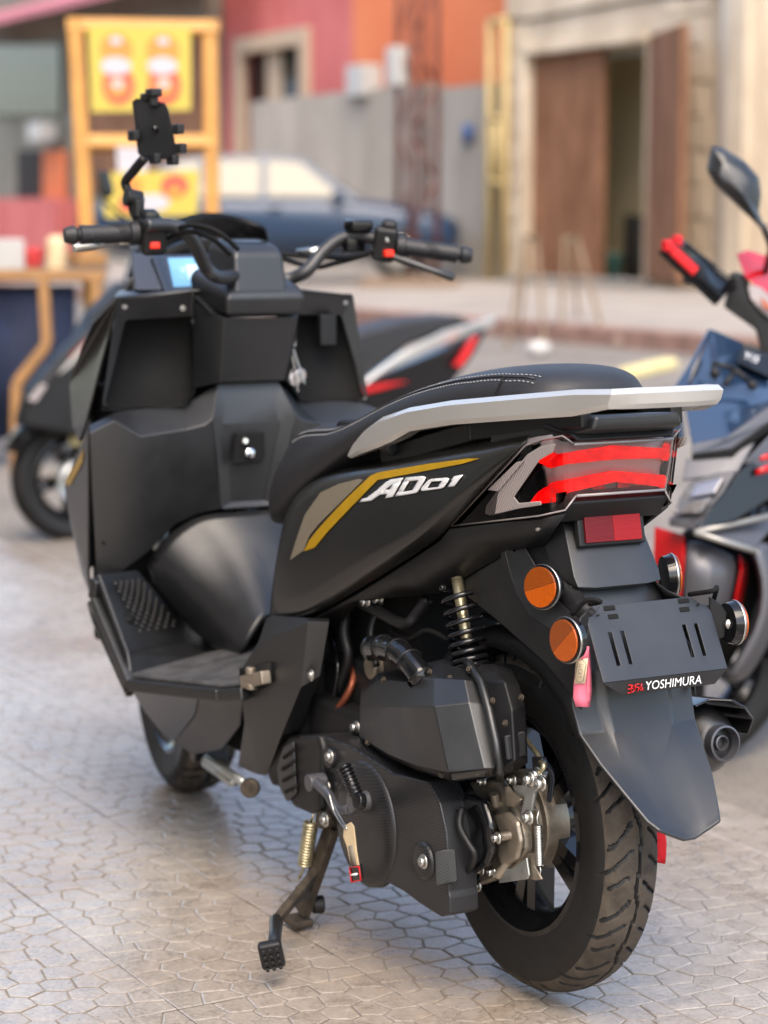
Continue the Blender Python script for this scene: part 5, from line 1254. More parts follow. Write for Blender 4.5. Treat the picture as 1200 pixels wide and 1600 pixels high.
for q in [(0.8995,0.205,1.2966),(0.9632,0.262,1.2867),(0.9004,0.215,1.2436),(0.9212,0.24,1.246),(0.8892,0.205,1.2633)]:
    mk('holder_jaw', *box(q, .03, .014, .018), 'dark plastic', PH, bevel=.003)
mk('holder_knob', *cyl([(0.9286,0.235,1.2982)][0], (-1, 0, 0), .006, .006, 12), 'gloss black', PH)

# ---- dashboard and screen
ds = [(1.22,0.1086,1.0746),(1.2,-0.0088,1.0765),(1.14,0.0095,1.0099),(1.15,0.1231,1.0065)]
DB = mk('dashboard', *extr([(p[0], p[1] * 1.12, p[2]) for p in ds], (.03, 0, -.005)), 'blue plastic', MS, bevel=.004)
c_ = sum((Vector(p) for p in ds), Vector()) / 4
mk('display', *extr([c_.lerp(Vector(p), .78) + Vector((-.003, 0, .001)) for p in ds], (.002, 0, 0)), 'screen sky sheen', DB)
mk('display_field', *extr([c_.lerp(Vector(p), .4) + Vector((-.005, -.01, .001)) for p in ds], (.001, 0, 0)), 'screen sky pale', DB)
mk('dash_side', *join(bar([(1.18,0.1344,1.0681)][0], [(1.12,0.132,1.0003)][0], .02, .014), bar([(1.2,0.1494,1.0752)][0], [(1.14,0.1659,1.0086)][0], .05, .01)), 'blue plastic', DB, bevel=.002)
sc = [(1.33,0.0404,1.1411),(1.36,-0.0052,1.1536),(1.38,-0.0693,1.1589),(1.38,-0.1323,1.1514),(1.34,-0.1744,1.1297),(1.3,-0.1593,1.0793)]
sl_ = [(1.2,0.1879,1.0108),(1.24,0.1605,1.0747)]
v = sl_ + sc; 
edge_t = [(1.25,0.1565,1.0745),(1.3,0.1121,1.1129),(1.34,0.0362,1.1411),(1.37,-0.0233,1.1562),(1.39,-0.0877,1.159),(1.39,-0.144,1.1489),(1.36,-0.1782,1.1309),(1.33,-0.1739,1.1221)]
edge_b = [(1.22,0.1799,1.0102),(1.26,0.1425,1.0476),(1.33,0.0519,1.0877),(1.37,-0.0157,1.1046),(1.4,-0.0915,1.1041),(1.4,-0.1481,1.0936),(1.36,-0.1778,1.0784),(1.33,-0.1735,1.0737)]
v, f = strips([[a, b] for a, b in zip(edge_t, edge_b)])
mk('windscreen', v, f, 'screen black', MS, solid=.004, sub=1)
v, f = strips([[b, (b[0] + .12, b[1] * .9, b[2] - .09)] for b in edge_b])
mk('headlamp_cowl', v, f, 'satin paint', MS, solid=.005)

# ---- centre stand, side stand, kick starter
st = Vector([(0.3808,0.17,0.172)][0]); sf = Vector([(0.4457,0.2012,-0.006)][0]); elb = Vector([(0.3207,0.3,0.0511)][0])
CS = mk('centre_stand', *join(bar(st, sf.lerp(st, .12), .03, .016, (0, 1, 0)), bar(st.lerp(sf, .45), elb, .02, .014, (0, 1, 0)), bar(st.lerp(sf, .62), st.lerp(sf, .45).lerp(elb, .5), .03, .006, (0, 1, 0)),
  bar(Vector((st.x, -st.y, st.z)), Vector((sf.x, -sf.y, sf.z)), .03, .016, (0, 1, 0)), bar(st, Vector((st.x, -st.y, st.z)), .03, .03)), 'rusty steel', MS, bevel=.004)
for p_ in (sf + Vector((0, 0, .006)), Vector((sf.x, -sf.y, .0))): mk('stand_foot', *box(p_, .05, .035, .014), 'rusty steel', CS, bevel=.004)
pd = Vector([(0.2041,0.36,0.0445)][0])
mk('lever_arm', *tube([elb, Vector([(0.2624,0.33,0.0499)][0]), pd], [.011, .010, .010], 12), 'matte plastic', CS)
Qp = rot_frame([(0.3943,0.27,-0.035)][0] - Vector([(0.3985,0.27,0.001)][0]) if False else (.12, -.25, -.9), (-.9, .42, -.1))
PD_ = mk('tread_pad', *box(pd + Vector((-.004, .006, -.002)), .044, .036, .018, Qp), 'dark plastic', CS, bevel=.005)
vf = []
for i in range(4):
    for j in range(3):
        vf.append(box(pd + Vector((-.006, .006, -.004)) + Qp @ Vector((-.016 + i * .0105, -.010 + j * .010, .0105)), .006, .005, .005, Qp))
mk('tread_knobs', *join(*vf), 'dark plastic', CS, bevel=.001)['kind'] = 'stuff'
mk('stand_stop', *join(cyl([(0.435,0.17,0.0259)][0], (.3, 1, 0), .015, .02, 18)), 'dark plastic', CS, bevel=.003)
mk('stand_spring', *join(coil([(0.3991,0.2,0.1778)][0], [(0.4232,0.2,0.0992)][0], .0105, .0024, 15, 12, 6), tube([(0.3991,0.2,0.1778),(0.3897,0.2,0.1927)], .0024, 6), tube([(0.4232,0.2,0.0992),(0.4424,0.2,0.0727),(0.4472,0.2,0.0757)], .0024, 6)), 'zinc', CS)
mk('stand_lug', *join(bar([(0.3951,0.18,0.1995)][0], st, .03, .02, (0, 1, 0)), cyl([(0.3616,0.19,0.1898)][0], (0, 1, 0), .014, .03, 16)), 'rusty steel', CS, bevel=.003)
mk('stand_bolt', *bolt([(0.3344,0.206,0.1974)][0], (0, 1, 0), .008, .008), 'steel', CS)
SS = mk('side_stand', *join(tube([(0.9236,0.15,0.1619),(0.6823,0.19,0.1781)], [.010, .008], 10), bar([(0.9554,0.14,0.149)][0], [(0.764,0.17,0.1572)][0], .018, .014)), 'plated steel', MS)
mk('stand_foot', *cyl([(0.6318,0.2,0.1807)][0], (-.75, .66, .0), .017, .014, 20), 'rusty steel', SS, bevel=.003)
mk('stand_pivot', *join(cyl([(0.9846,0.14,0.1573)][0], (0, 1, 0), .014, .03, 16), box([(0.9766,0.12,0.1786)][0], .05, .05, .06)), 'gloss black', SS, bevel=.003)
KS = mk('kick_starter', *join(tube([(0.3499,0.215,0.2563),(0.2897,0.225,0.2527),(0.2489,0.228,0.2341),(0.2021,0.23,0.2495)], [.009, .008, .0085, .010], 12), cyl([(0.3559,0.212,0.2546)][0], (0, 1, 0), .014, .03, 18), cyl([(0.1709,0.232,0.2681)][0], (0.1, 1, 0), .016, .03, 18)), 'grey paint', MS, bevel=.002)
kp = [(0.144,0.245,0.2751),(0.1766,0.255,0.326)]
kd = Vector(kp[1]) - Vector(kp[0])
KP = mk('kick_pedal', *tube(kp, .0095, 14), 'gloss black', KS)
mk('pedal_rib', *join(*[rev([(-.002, .0095), (-.001, .0115), (.001, .0115), (.002, .0095)], Vector(kp[0]) + kd * (.25 + .1 * i), kd, 14) for i in range(8)]), 'gloss black', KP)
mk('pedal_cap', *join(cyl([(0.1344,0.25,0.2799)][0], (0, 1, .2), .013, .012, 18)), 'gloss black', KP, bevel=.002)

# ================================================================ things that hang on the scooter
KT = thing('key_tag', 'cream and black tag hanging from a wire ring on the kick starter', 'key tag', [(0.1902,0.245,0.2264)][0])
mk('ring', *tube(smooth_path([(0.2771,0.238,0.2694),(0.2457,0.245,0.2653),(0.2266,0.246,0.2417),(0.1928,0.248,0.2271),(0.184,0.246,0.226),(0.2025,0.243,0.2311),(0.234,0.24,0.2452),(0.2719,0.234,0.262),(0.2771,0.238,0.2694)], 6), .0016, 6), 'steel', KT)
mk('tag_strip', *extr([(0.1946,0.246,0.2264),(0.1713,0.246,0.2381),(0.1609,0.246,0.2337),(0.1527,0.246,0.1981),(0.1444,0.246,0.1764),(0.1716,0.246,0.1693),(0.1841,0.246,0.196),(0.1968,0.246,0.2089)], (.003, -.003, 0)), 'cream plastic', KT, bevel=.0012)
mk('strip_print', *extr([(0.1789,0.2465,0.1994),(0.1642,0.2465,0.2051),(0.1518,0.2465,0.1766),(0.1706,0.2465,0.1716)], (.0008, -.0008, 0)), 'grey print', KT)
mk('tag_block', *extr([(0.1741,0.248,0.169),(0.1365,0.248,0.1808),(0.1303,0.248,0.1587),(0.1678,0.248,0.1446)], (.010, -.008, 0)), 'gloss black', KT, bevel=.002)
tb = [(0.1696,0.2492,0.1688),(0.1383,0.2492,0.1785),(0.1322,0.2492,0.1593),(0.1634,0.2492,0.1475)]
mk('block_rim', *tube(tb + tb[:1], .0011, 5), 'red plastic', KT)
mk('block_mark', *extr([(0.1661,0.2494,0.1593),(0.1442,0.2494,0.1671),(0.1429,0.2494,0.1644),(0.1651,0.2494,0.1566)], (.0006, -.0006, 0)), 'white paint mark', KT)
LT = thing('strap_tag', 'pink looped strap tag with LUCKY label beside the plate holder', 'strap', [(-0.2494,0.11,0.5407)][0])
mk('strap', *loft([[Vector(a), Vector(b), Vector(b) + Vector((.0015, 0, 0)), Vector(a) + Vector((.0015, 0, 0))] for a, b in [[(-0.255,0.112,0.5683),(-0.257,0.104,0.5679)],[(-0.2427,0.114,0.5505),(-0.2542,0.104,0.5498)],[(-0.2371,0.115,0.5142),(-0.2518,0.105,0.5142)],[(-0.2359,0.115,0.4944),(-0.2538,0.105,0.4951)],[(-0.2409,0.114,0.4829),(-0.2557,0.104,0.4838)]]]), 'pink fabric', LT)
mk('strap', *loft([[Vector(a), Vector(b), Vector(b) + Vector((.0015, 0, 0)), Vector(a) + Vector((.0015, 0, 0))] for a, b in [[(-0.2492,0.104,0.5648),(-0.2376,0.09,0.558)],[(-0.2514,0.102,0.5403),(-0.2413,0.09,0.5321)],[(-0.2521,0.104,0.5053),(-0.2435,0.09,0.5022)],[(-0.254,0.106,0.4837),(-0.2393,0.09,0.48)]]]), 'pink fabric', LT)
mk('label', *extr([(-0.2442,0.1165,0.5475),(-0.2575,0.1062,0.5524),(-0.2512,0.1062,0.516),(-0.2412,0.1172,0.5152)], (-.0008, .0008, 0)), 'cream print', LT)
lt0 = Vector([(-0.2539,0.1135,0.5445)][0]); lt1 = Vector([(-0.2485,0.1135,0.5232)][0])
xd = (lt1 - lt0).normalized(); yd = Vector([(-0.2575,0.1062,0.5524)][0]) - Vector([(-0.2442,0.1165,0.5475)][0]); yd = (yd - xd * yd.dot(xd)).normalized()
nn = xd.cross(yd); 
og = lt0 - yd * .003 + Vector((-.0022, .0022, 0))
text('LUCKY', 'lettering', LT, og, xd, yd, .0058, 'grey print', .021, th=0)
fr = [lt0 - xd * .007 + yd * .0, lt0 - xd * .002 + yd * .006, lt1 + xd * .001 + yd * .006, lt1 + xd * .006, lt1 + xd * .001 - yd * .006, lt0 - xd * .002 - yd * .006]
fr = [p + Vector((-.0022, .0022, 0)) for p in fr]
mk('label_border', *tube(fr + fr[:1], .0005, 4), 'grey print', LT)
RT = thing('strap_tag', 'red fabric strap hanging below the mud flap beside the rear tyre', 'strap', [(-0.1507,-0.09,0.2389)][0])
mk('strap', *loft([[Vector(a), Vector(b), Vector(b) + Vector((.002, 0, 0)), Vector(a) + Vector((.002, 0, 0))] for a, b in [[(-0.1377,-0.085,0.2699),(-0.1502,-0.1,0.2681)],[(-0.1417,-0.085,0.2421),(-0.154,-0.1,0.246)],[(-0.1455,-0.085,0.221),(-0.1578,-0.1,0.224)],[(-0.1489,-0.085,0.2133),(-0.155,-0.1,0.2099)]]]), 'red fabric', RT)
mk('strap', *loft([[Vector(a), Vector(b), Vector(b) + Vector((.002, 0, 0)), Vector(a) + Vector((.002, 0, 0))] for a, b in [[(-0.1486,-0.1,0.2677),(-0.1308,-0.115,0.2614)],[(-0.1525,-0.1,0.2399),(-0.1339,-0.118,0.2328)],[(-0.1534,-0.1,0.2095),(-0.1398,-0.112,0.2062)]]]), 'red fabric', RT)
KB = thing('key_bunch', 'bunch of silver keys hanging beside the steering column', 'keys', [(1.05,-0.0809,0.8932)][0])
for i, (a, b) in enumerate([[(1.05,-0.0729,0.9055),(1.05,-0.0805,0.8329)],[(1.04,-0.0761,0.9119),(1.04,-0.0917,0.8186)],[(1.05,-0.0863,0.8991),(1.05,-0.1101,0.8318)]]):
    mk('key', *join(bar(a, b, .012, .003, (0, 1, .3)), cyl(Vector(a).lerp(Vector(b), .75), (1, .2, 0), .013, .003, 16)), 'chrome', KB, bevel=.001)
mk('key_ring', *rev([(-.001, .016), (.001, .016), (.001, .0135), (-.001, .0135), (-.001, .016)], [(1.045,-0.0786,0.9116)][0], (1, .2, 0), 20), 'steel', KB)
# ---- dark car by the far pavement
def side_wheel(parent, c, r, w):
    root = mk('wheel', *rev([(-w / 2, r * .62), (-w / 2, r * .9), (-w / 2 + .02, r), (w / 2 - .02, r), (w / 2, r * .9), (w / 2, r * .62)], c, (0, 1, 0), 28), 'tyre rubber', parent)
    for s in (1, -1): mk('rim', *rev([(0, r * .64), (.02, r * .6), (.0, r * .3), (.03, .001)], Vector(c) + Vector((0, s * w * .42, 0)), (0, s, 0), 24), 'steel', root)
    return root
mat('car paint', (.016, .038, .08), .3, spec=.4, coat=.25)  # blue of the reflected sky put into the body colour
mat('white car paint', (.6, .6, .6), .2, coat=.8)
mat('car glass', (.17, .15, .105), .08, spec=.6)  # cream of the reflected surroundings put into the glass colour
def car(name, label, x0, L, yc, z0, paint, loc, roof_h=1.5, flip=1, rotz=0.):
    t = thing(name, label, 'car', loc, None, rotz)
    # side outline from the front (small x) to the back, s along the length 0..1
    low = [(0, .28), (.0, .62), (.02, .74), (.20, .92), (.27, .97), (.30, .98)]
    P = lambda s, z, y: (x0 + (s if flip > 0 else 1 - s) * L, yc + y, z0 + z)
    W2 = .88
    secs = [(0.0, .45, .62, .62), (.015, .28, .76, .78), (.10, .22, .86, .84), (.24, .2, .97, .88), (.40, .2, 1.0, .88), (.70, .2, 1.02, .88), (.86, .22, 1.04, .86), (.96, .28, 1.0, .82), (1.0, .45, .8, .72)]
    rings = []
    for s, zb, zt, w in secs:
        rings.append([P(s, zb, -w * .94), P(s, (zb + zt) / 2, -w), P(s, zt - .06, -w * .98), P(s, zt, -w * .86), P(s, zt + .015, 0), P(s, zt, w * .86), P(s, zt - .06, w * .98), P(s, (zb + zt) / 2, w), P(s, zb, w * .94)])
    mk('body', *loft(rings), paint, t, sub=1, sharp=60)
    g = [(.27, .97, .80), (.42, roof_h - .04, .62), (.50, roof_h, .60), (.68, roof_h, .60), (.78, roof_h - .06, .60), (.92, 1.02, .76)]
    rings = [[P(s, .95, -.8), P(s, z, -w), P(s, z + .012, 0), P(s, z, w), P(s, .95, .8)] for s, z, w in g]
    mk('cabin', *loft(rings), paint, t, sharp=40)
    def yw(z): return .8 - (z - .97) / (roof_h - .97) * .2 + .012
    for poly in ([(.325, 1.0), (.435, roof_h - .10), (.52, roof_h - .07), (.52, 1.0)], [(.54, 1.0), (.54, roof_h - .07), (.68, roof_h - .07), (.70, 1.0)], [(.72, 1.0), (.70, roof_h - .07), (.76, roof_h - .10), (.83, 1.04)]):
        for s in (1, -1): mk('window', *extr([P(a, z, s * yw(z)) for a, z in poly], (0, s * .01, 0)), 'car glass', t, smooth=False)
    mk('windscreen', *extr([P(.28, .995, -.7), P(.415, roof_h - .05, -.56), P(.415, roof_h - .05, .56), P(.28, .995, .7)], (-.02 * flip, 0, .02)), 'car glass', t)
    for s in (.17, .8):
        for sg in (1, -1): side_wheel(t, P(s, .31, sg * .78), .31, .2)
    for sg in (1, -1):
        mk('headlight', *box(P(.02, .66, sg * .6), .1, .3, .13), 'clear lens', t, bevel=.02)
        mk('door_mirror', *box(P(.33, 1.02, sg * .95), .12, .16, .12), paint, t, bevel=.03)
        mk('door_handle', *join(box(P(.50, .86, sg * .895), .16, .03, .03), box(P(.68, .86, sg * .895), .16, .03, .03)), paint, t, bevel=.008)
    return t
LOCAL = True
car('dark_car', 'dark saloon parked by the grey wall across the street', 0, 4.5, -.9, 0, 'car paint', (20.4629,-11.7917,0.4331), roof_h=1.5, rotz=math.atan2(.88, .474))
LOCAL = False

# ---- food cart with yellow frame and posters
FC = thing('food_cart', 'yellow framed food cart with two yellow posters and a dark blue cloth front', 'cart', (8.2018,-2.3086,-0.0368))
zc = 11.8
def dbar(name, a, b, w, m, parent): return mk(name, *bar(a, b, w, w, (.87, -.47, 0)), m, parent)
for a, b in [[(8.6555,-2.5096,2.2021),(8.362,-2.4869,0.1453)],[(8.4076,-3.1821,2.1975),(8.157,-3.0785,0.1369)],[(8.6718,-2.4682,2.1616),(8.3802,-3.2219,2.1567)],[(8.5753,-2.478,1.5479),(8.3234,-3.1602,1.5514)]]:
    mk('frame_bar', *bar(a, b, .075, .075, (.3, .5, .2)), 'yellow wood', FC, bevel=.006)
dv = Vector((.87, -.47, 0))
for a, b in [[(9.5219,-2.8334,2.2687),(9.2077,-2.8098,0.0696)],[(9.2471,-3.5536,2.2557),(8.9801,-3.4434,0.0612)],[(8.6516,-2.5075,2.1683),(9.5169,-2.8307,2.2252)],[(8.4045,-3.1804,2.1703),(9.2438,-3.5518,2.2264)]]:
    mk('frame_bar', *bar(a, b, .07, .07, (.3, .5, .2)), 'yellow wood', FC, bevel=.006)
for a, b in [[(7.8774,-1.6733,0.875),(7.5716,-2.2401,0.8688)],[(7.716,-1.9717,0.8688),(7.669,-1.9678,0.5387)],[(7.669,-1.9678,0.5387),(7.7181,-1.8231,0.3456)],[(7.7181,-1.8231,0.3456),(7.6654,-1.7876,-0.1372)],[(7.594,-2.1986,0.8688),(7.4947,-2.1523,0.0341)],[(7.6827,-2.2388,0.8412),(7.5885,-2.1881,0.024)]]:
    mk('table_frame', *bar(a, b, .06, .05, (.3, .5, .2)), 'brown steel', FC, bevel=.005)
mk('cloth', *extr([(8.0661,-1.733,0.8195),(7.8267,-2.1781,0.8195),(7.7551,-2.1323,0.1724),(7.9732,-1.683,0.0138)], dv * .02), 'navy cloth', FC)
mk('counter', *extr([(7.9768,-1.7059,0.8915),(7.6765,-2.2642,0.8915),(8.4204,-2.5878,0.9039),(8.7587,-1.9589,0.9039)], (0, 0, -.03)), 'old timber', FC)
def poster(name, label, corners, spots):
    p = [Vector(q) for q in corners]; nrm = (p[1] - p[0]).cross(p[3] - p[0]).normalized(); nrm = nrm if nrm.x < 0 else -nrm
    o = mk(name, *extr(p, -nrm * .01), 'poster yellow', FC, smooth=False)
    for k, (u, v_, ru, rv, m) in enumerate(spots):
        pts = []
        for i in range(24):
            t = 2 * math.pi * i / 24; uu, vv = u + ru * math.cos(t), v_ + rv * math.sin(t)
            pts.append(p[0].lerp(p[1], uu).lerp(p[3].lerp(p[2], uu), vv) + nrm * (.0012 + .0012 * k))
        mk('poster_print', *extr(pts, nrm * .0008), m, o, smooth=False)
    return o
poster('poster', '', [(8.5617,-2.5455,2.1631),(8.3585,-3.0488,2.1549),(8.3087,-3.022,1.7233),(8.4999,-2.5353,1.7102)], [q for c in (.27, .73) for q in ((c, .27, .16, .19, 'poster orange'), (c + .01, .70, .16, .22, 'poster red'), (c, .72, .11, .13, 'poster orange'), (c - .01, .47, .15, .11, 'poster white'), (c, .17, .06, .05, 'poster white'), (c, .68, .06, .05, 'poster white'))])
poster('poster', '', [(8.4423,-2.5542,1.3915),(8.2496,-3.0443,1.4063),(8.2289,-3.0176,1.1703),(8.4008,-2.5665,1.1567)], [(.3, .3, .12, .2, 'poster orange'), (.75, .35, .14, .25, 'poster red'), (.5, .7, .2, .2, 'poster white'), (.75, .45, .08, .15, 'poster orange'), (.28, .7, .12, .2, 'poster red')])
mk('paper', *extr([(8.4351,-2.6475,1.5264),(8.3737,-2.8045,1.527),(8.3598,-2.7893,1.3789),(8.4148,-2.6443,1.3785)], dv * .006), 'poster white', FC, smooth=False)

# goods on the cart's counter
for k, (q, sx, sz, m, lab, cat) in enumerate((((8.3011,-1.9756,0.9672), .16, .16, 'pale box', 'pale carton at the left end of the cart counter', 'box'), ((8.3304,-2.13,0.9526), .12, .10, 'poster red', 'red tin on the cart counter right of the pale carton', 'tin'), ((8.1774,-2.2075,0.9737), .10, .18, 'cream plastic', 'cream jar on the cart counter beside the red tin', 'jar'), ((8.0047,-2.3088,0.9493), .16, .07, 'brown steel', 'low brown tray at the right end of the cart counter', 'tray'))):
    z0 = q[2]
    if cat in ('tin', 'jar'): v, f = rev([(-sz / 2, sx / 2), (sz * .35, sx / 2), (sz * .45, sx * .38), (sz / 2, sx * .38)], q, (0, 0, 1), 20, True)
    else: v, f = box(q, sx, sx, sz)
    tag(mk(cat if cat != 'box' else 'carton', v, f, m, None, bevel=.008), lab, cat)

# ---- trestles, stones, marked block on the road
for k, (pts, lab) in enumerate((([(12.2767,-7.5823,1.006),(12.2421,-7.4033,0.1259),(12.4901,-7.8235,1.0037),(11.6707,-7.3983,0.1159),(12.8718,-7.9647,1.0007),(12.9786,-7.9764,0.221)], 'left one of two thin wooden trestles in front of the brown door'), ([(12.4681,-8.0772,1.003),(12.3837,-7.9966,0.1437),(12.673,-8.3342,1.0007),(11.9693,-8.144,0.2006),(13.0369,-8.5086,0.9977),(13.0844,-8.6332,0.228)], 'thin wooden trestle nearer the open door leaf, legs splayed'))):
    t = thing('trestle', lab, 'trestle', ((pts[1][0] + pts[3][0]) / 2, (pts[1][1] + pts[3][1]) / 2, pts[1][2]), 'wooden trestles before the brown door')
    for a, b in ((0, 1), (2, 3), (4, 5)): mk('leg', *bar(pts[a], pts[b], .032, .03, (.3, .5, 0)), 'old timber', t, bevel=.004)
    mk('top_bar', *bar(pts[0], pts[2], .045, .045, (0, 0, 1)), 'old timber', t, bevel=.004)
def rock(name, c, r, lab, cat, m, seed, grp=None):
    rr = random.Random(seed); bm = bmesh.new(); bmesh.ops.create_icosphere(bm, subdivisions=2, radius=1)
    for v in bm.verts: v.co = Vector((v.co.x * r[0], v.co.y * r[1], v.co.z * r[2])) * (1 + rr.uniform(-.18, .18))
    V = [tuple(v.co + Vector(c)) for v in bm.verts]; F = [tuple(v.index for v in f.verts) for f in bm.faces]; bm.free()
    tag(mk(name, V, F, m, None, smooth=False), lab, cat, grp)
rock('stone', (11.5484,-8.0807,0.2219), (.16, .14, .1), 'pink brown stone lying on the road before the far kerb', 'stone', 'stone', 1)
rock('stone', (11.9716,-8.1453,0.2207), (.1, .09, .06), 'small pale stone lying left of the pink brown stone', 'stone', 'kerb stone', 2)
rock('stone', (11.3606,-7.1442,0.1921), (.09, .09, .07), 'pale stone at the foot of the left trestle', 'stone', 'pale box', 3)
yb_ = [(8.2165,-5.7626,0.235),(8.4221,-6.2428,0.2737)]
tag(mk('kerb_block', *bar(yb_[0], yb_[1], .12, .07), 'faded yellow', None, bevel=.02), 'faded yellow painted block on the road behind the grab rail', 'block')
tag(mk('timber_board', *extr([(19.8685,-10.3226,0.3628),(19.1554,-11.012,0.3719),(19.5371,-11.1911,0.506),(20.2046,-10.5868,0.4986)], (0, .3, 0)), 'old timber', None, bevel=.01), 'brown timber boards stacked below the rusty pole', 'boards')

# ================================================================ scooter standing behind on the right, nose to the pavement
mat('sky tinted gloss', (.016, .034, .07), .16, spec=.5, coat=1.)  # dark gloss with the reflected sky's blue mixed into its colour
RS = thing('scooter', 'glossy dark scooter with red handlebar cover and phone mount at the right', 'scooter', (1.33, -1.8, -.11))
def prism(name, pts, m, depth=.02, parent=None, bevel=.004, dirv=None):
    return mk(name, *extr(pts, dirv or Vector((.72, -.69, 0)) * depth), m, parent or RS, bevel=bevel)
FWR = wheel('front_wheel', RS, (1.335, -1.25, .15), .25, .10, .16, rz=R(90), seg=160, cross=3, tread=False)
# front apron, left half facing the camera
cols = [
 [(1.3908,-1.3048,0.8958),(1.3375,-1.2124,0.8185),(1.291,-1.1028,0.7256),(1.2719,-1.0769,0.6576)],
 [(1.3784,-1.3064,0.8948),(1.3242,-1.2151,0.8163),(1.2506,-1.1357,0.7273),(1.2058,-1.115,0.6588)],
]
v, f = strips(cols); mk('side_apron', v, f, 'sky tinted gloss', RS, solid=.006, bevel=.003)
cols = [
 [(1.368,-1.3041,0.8939),(1.3117,-1.2165,0.8141),(1.2303,-1.1313,0.729),(1.1661,-1.1032,0.6572)],
 [(1.3838,-1.3945,0.8648),(1.3061,-1.305,0.7887),(1.2072,-1.2146,0.7204),(1.1336,-1.1674,0.671)],
 [(1.4096,-1.5026,0.8131),(1.308,-1.4242,0.77),(1.2241,-1.3593,0.7419),(1.1427,-1.2957,0.7346)],
 [(1.4885,-1.7297,0.7788),(1.4046,-1.6621,0.7405),(1.3576,-1.6147,0.7153),(1.328,-1.5814,0.7038)]]
v, f = strips(cols); mk('front_apron', v, f, 'sky tinted gloss', RS, solid=.006, bevel=.003)
prism('apron_gap', [(1.3869,-1.311,0.8915),(1.3841,-1.3161,0.8915),(1.2966,-1.1922,0.7787),(1.2506,-1.1357,0.7273),(1.2628,-1.1342,0.7265)], 'void black', .02)
prism('apron_slat', [(1.3177,-1.2311,0.8305),(1.3147,-1.236,0.8277),(1.2783,-1.1825,0.7746),(1.2837,-1.1725,0.7746)], 'gloss black', .01)
prism('apron_trim', [(1.1677,-1.1009,0.66),(1.1259,-1.1615,0.6747),(1.1348,-1.291,0.7409),(1.1303,-1.2886,0.7021),(1.1095,-1.1634,0.6483),(1.1568,-1.0935,0.6363)], 'grey paint', .03)
prism('apron_trim', [(1.1532,-1.0908,0.641),(1.1059,-1.1606,0.6529),(1.123,-1.2827,0.7086),(1.1204,-1.2813,0.6864),(1.0982,-1.1603,0.6384),(1.1477,-1.087,0.6292)], 'void black', .03)
cols = [[(1.1614,-1.0834,0.6309),(1.1518,-1.0673,0.5855)],[(1.1095,-1.1603,0.6374),(1.095,-1.113,0.5998)],[(1.1028,-1.2231,0.6655),(1.0816,-1.1605,0.6041)]]
v, f = strips(cols); mk('lamp_cowl', v, f, 'grey paint', RS, solid=.006, bevel=.002)
lamp = prism('indicator_lamp', [(1.1262,-1.0723,0.5851),(1.0873,-1.1072,0.6037),(1.067,-1.1459,0.6077),(1.0598,-1.1044,0.5628),(1.0738,-1.0657,0.5169),(1.1197,-1.0222,0.5143),(1.1257,-1.0425,0.551)], 'grey paint', .05)
for q in [[(1.1123,-1.0757,0.5808),(1.0696,-1.1176,0.5994),(1.0665,-1.0926,0.5655),(1.1045,-1.0505,0.5528)],[(1.1051,-1.0478,0.5474),(1.0654,-1.0819,0.558),(1.073,-1.0582,0.5229),(1.107,-1.0263,0.521)]]:
    mk('lamp_lens', *extr(q, Vector((.72, -.69, 0)) * -.008), 'lamp chrome', lamp, bevel=.003)
for a in [(1.0942,-1.0411,0.5655),(1.0744,-1.0459,0.5263),(1.1018,-1.0158,0.525)]: mk('lamp_lens', *rev([(0, .012), (.008, .009), (.01, .001)], a, (-.72, .69, 0), 14), 'clear lens', lamp)
prism('lamp_brow', [(1.1232,-1.0149,0.5116),(1.0642,-1.0619,0.5155),(1.0713,-1.0411,0.4886),(1.1223,-1.0113,0.4926)], 'grey paint', .05)
prism('wing_panel', [(1.0736,-1.1544,0.6052),(1.0708,-1.1858,0.6232),(1.0776,-1.2504,0.5942),(1.0719,-1.2473,0.5448),(1.0394,-1.1274,0.5088),(1.0601,-1.0396,0.4846),(1.0645,-1.0621,0.5182),(1.0585,-1.1068,0.5628)], 'gloss black', .05)
prism('wing_panel', [(1.0946,-1.1836,0.621),(1.1039,-1.2685,0.6828),(1.0931,-1.2627,0.5891),(1.0864,-1.198,0.6183)], 'grey paint', .03)
for q in [[(1.0997,-1.2422,0.637),(1.0994,-1.2661,0.6442),(1.0975,-1.2651,0.6277),(1.0998,-1.2391,0.626)],[(1.0926,-1.227,0.6106),(1.0887,-1.2583,0.6205),(1.0868,-1.2573,0.604),(1.0923,-1.2237,0.5969)]]: prism('red_mark', [Vector(p) + Vector((-.03, .03, 0)) for p in q], 'red paint', .004, bevel=0)
prism('lower_wing', [(1.0569,-1.0441,0.4792),(1.0842,-1.2579,0.512),(1.0801,-1.2557,0.4762),(1.029,-1.172,0.4465)], 'grey paint', .04)
for a, b in [[(1.0533,-1.0313,0.486),(1.0595,-1.2387,0.5077)],[(1.0533,-1.0313,0.486),(1.011,-1.1616,0.4414)]]: mk('silver_trim', *tube([a, b], .007, 10), 'dull trim', RS)
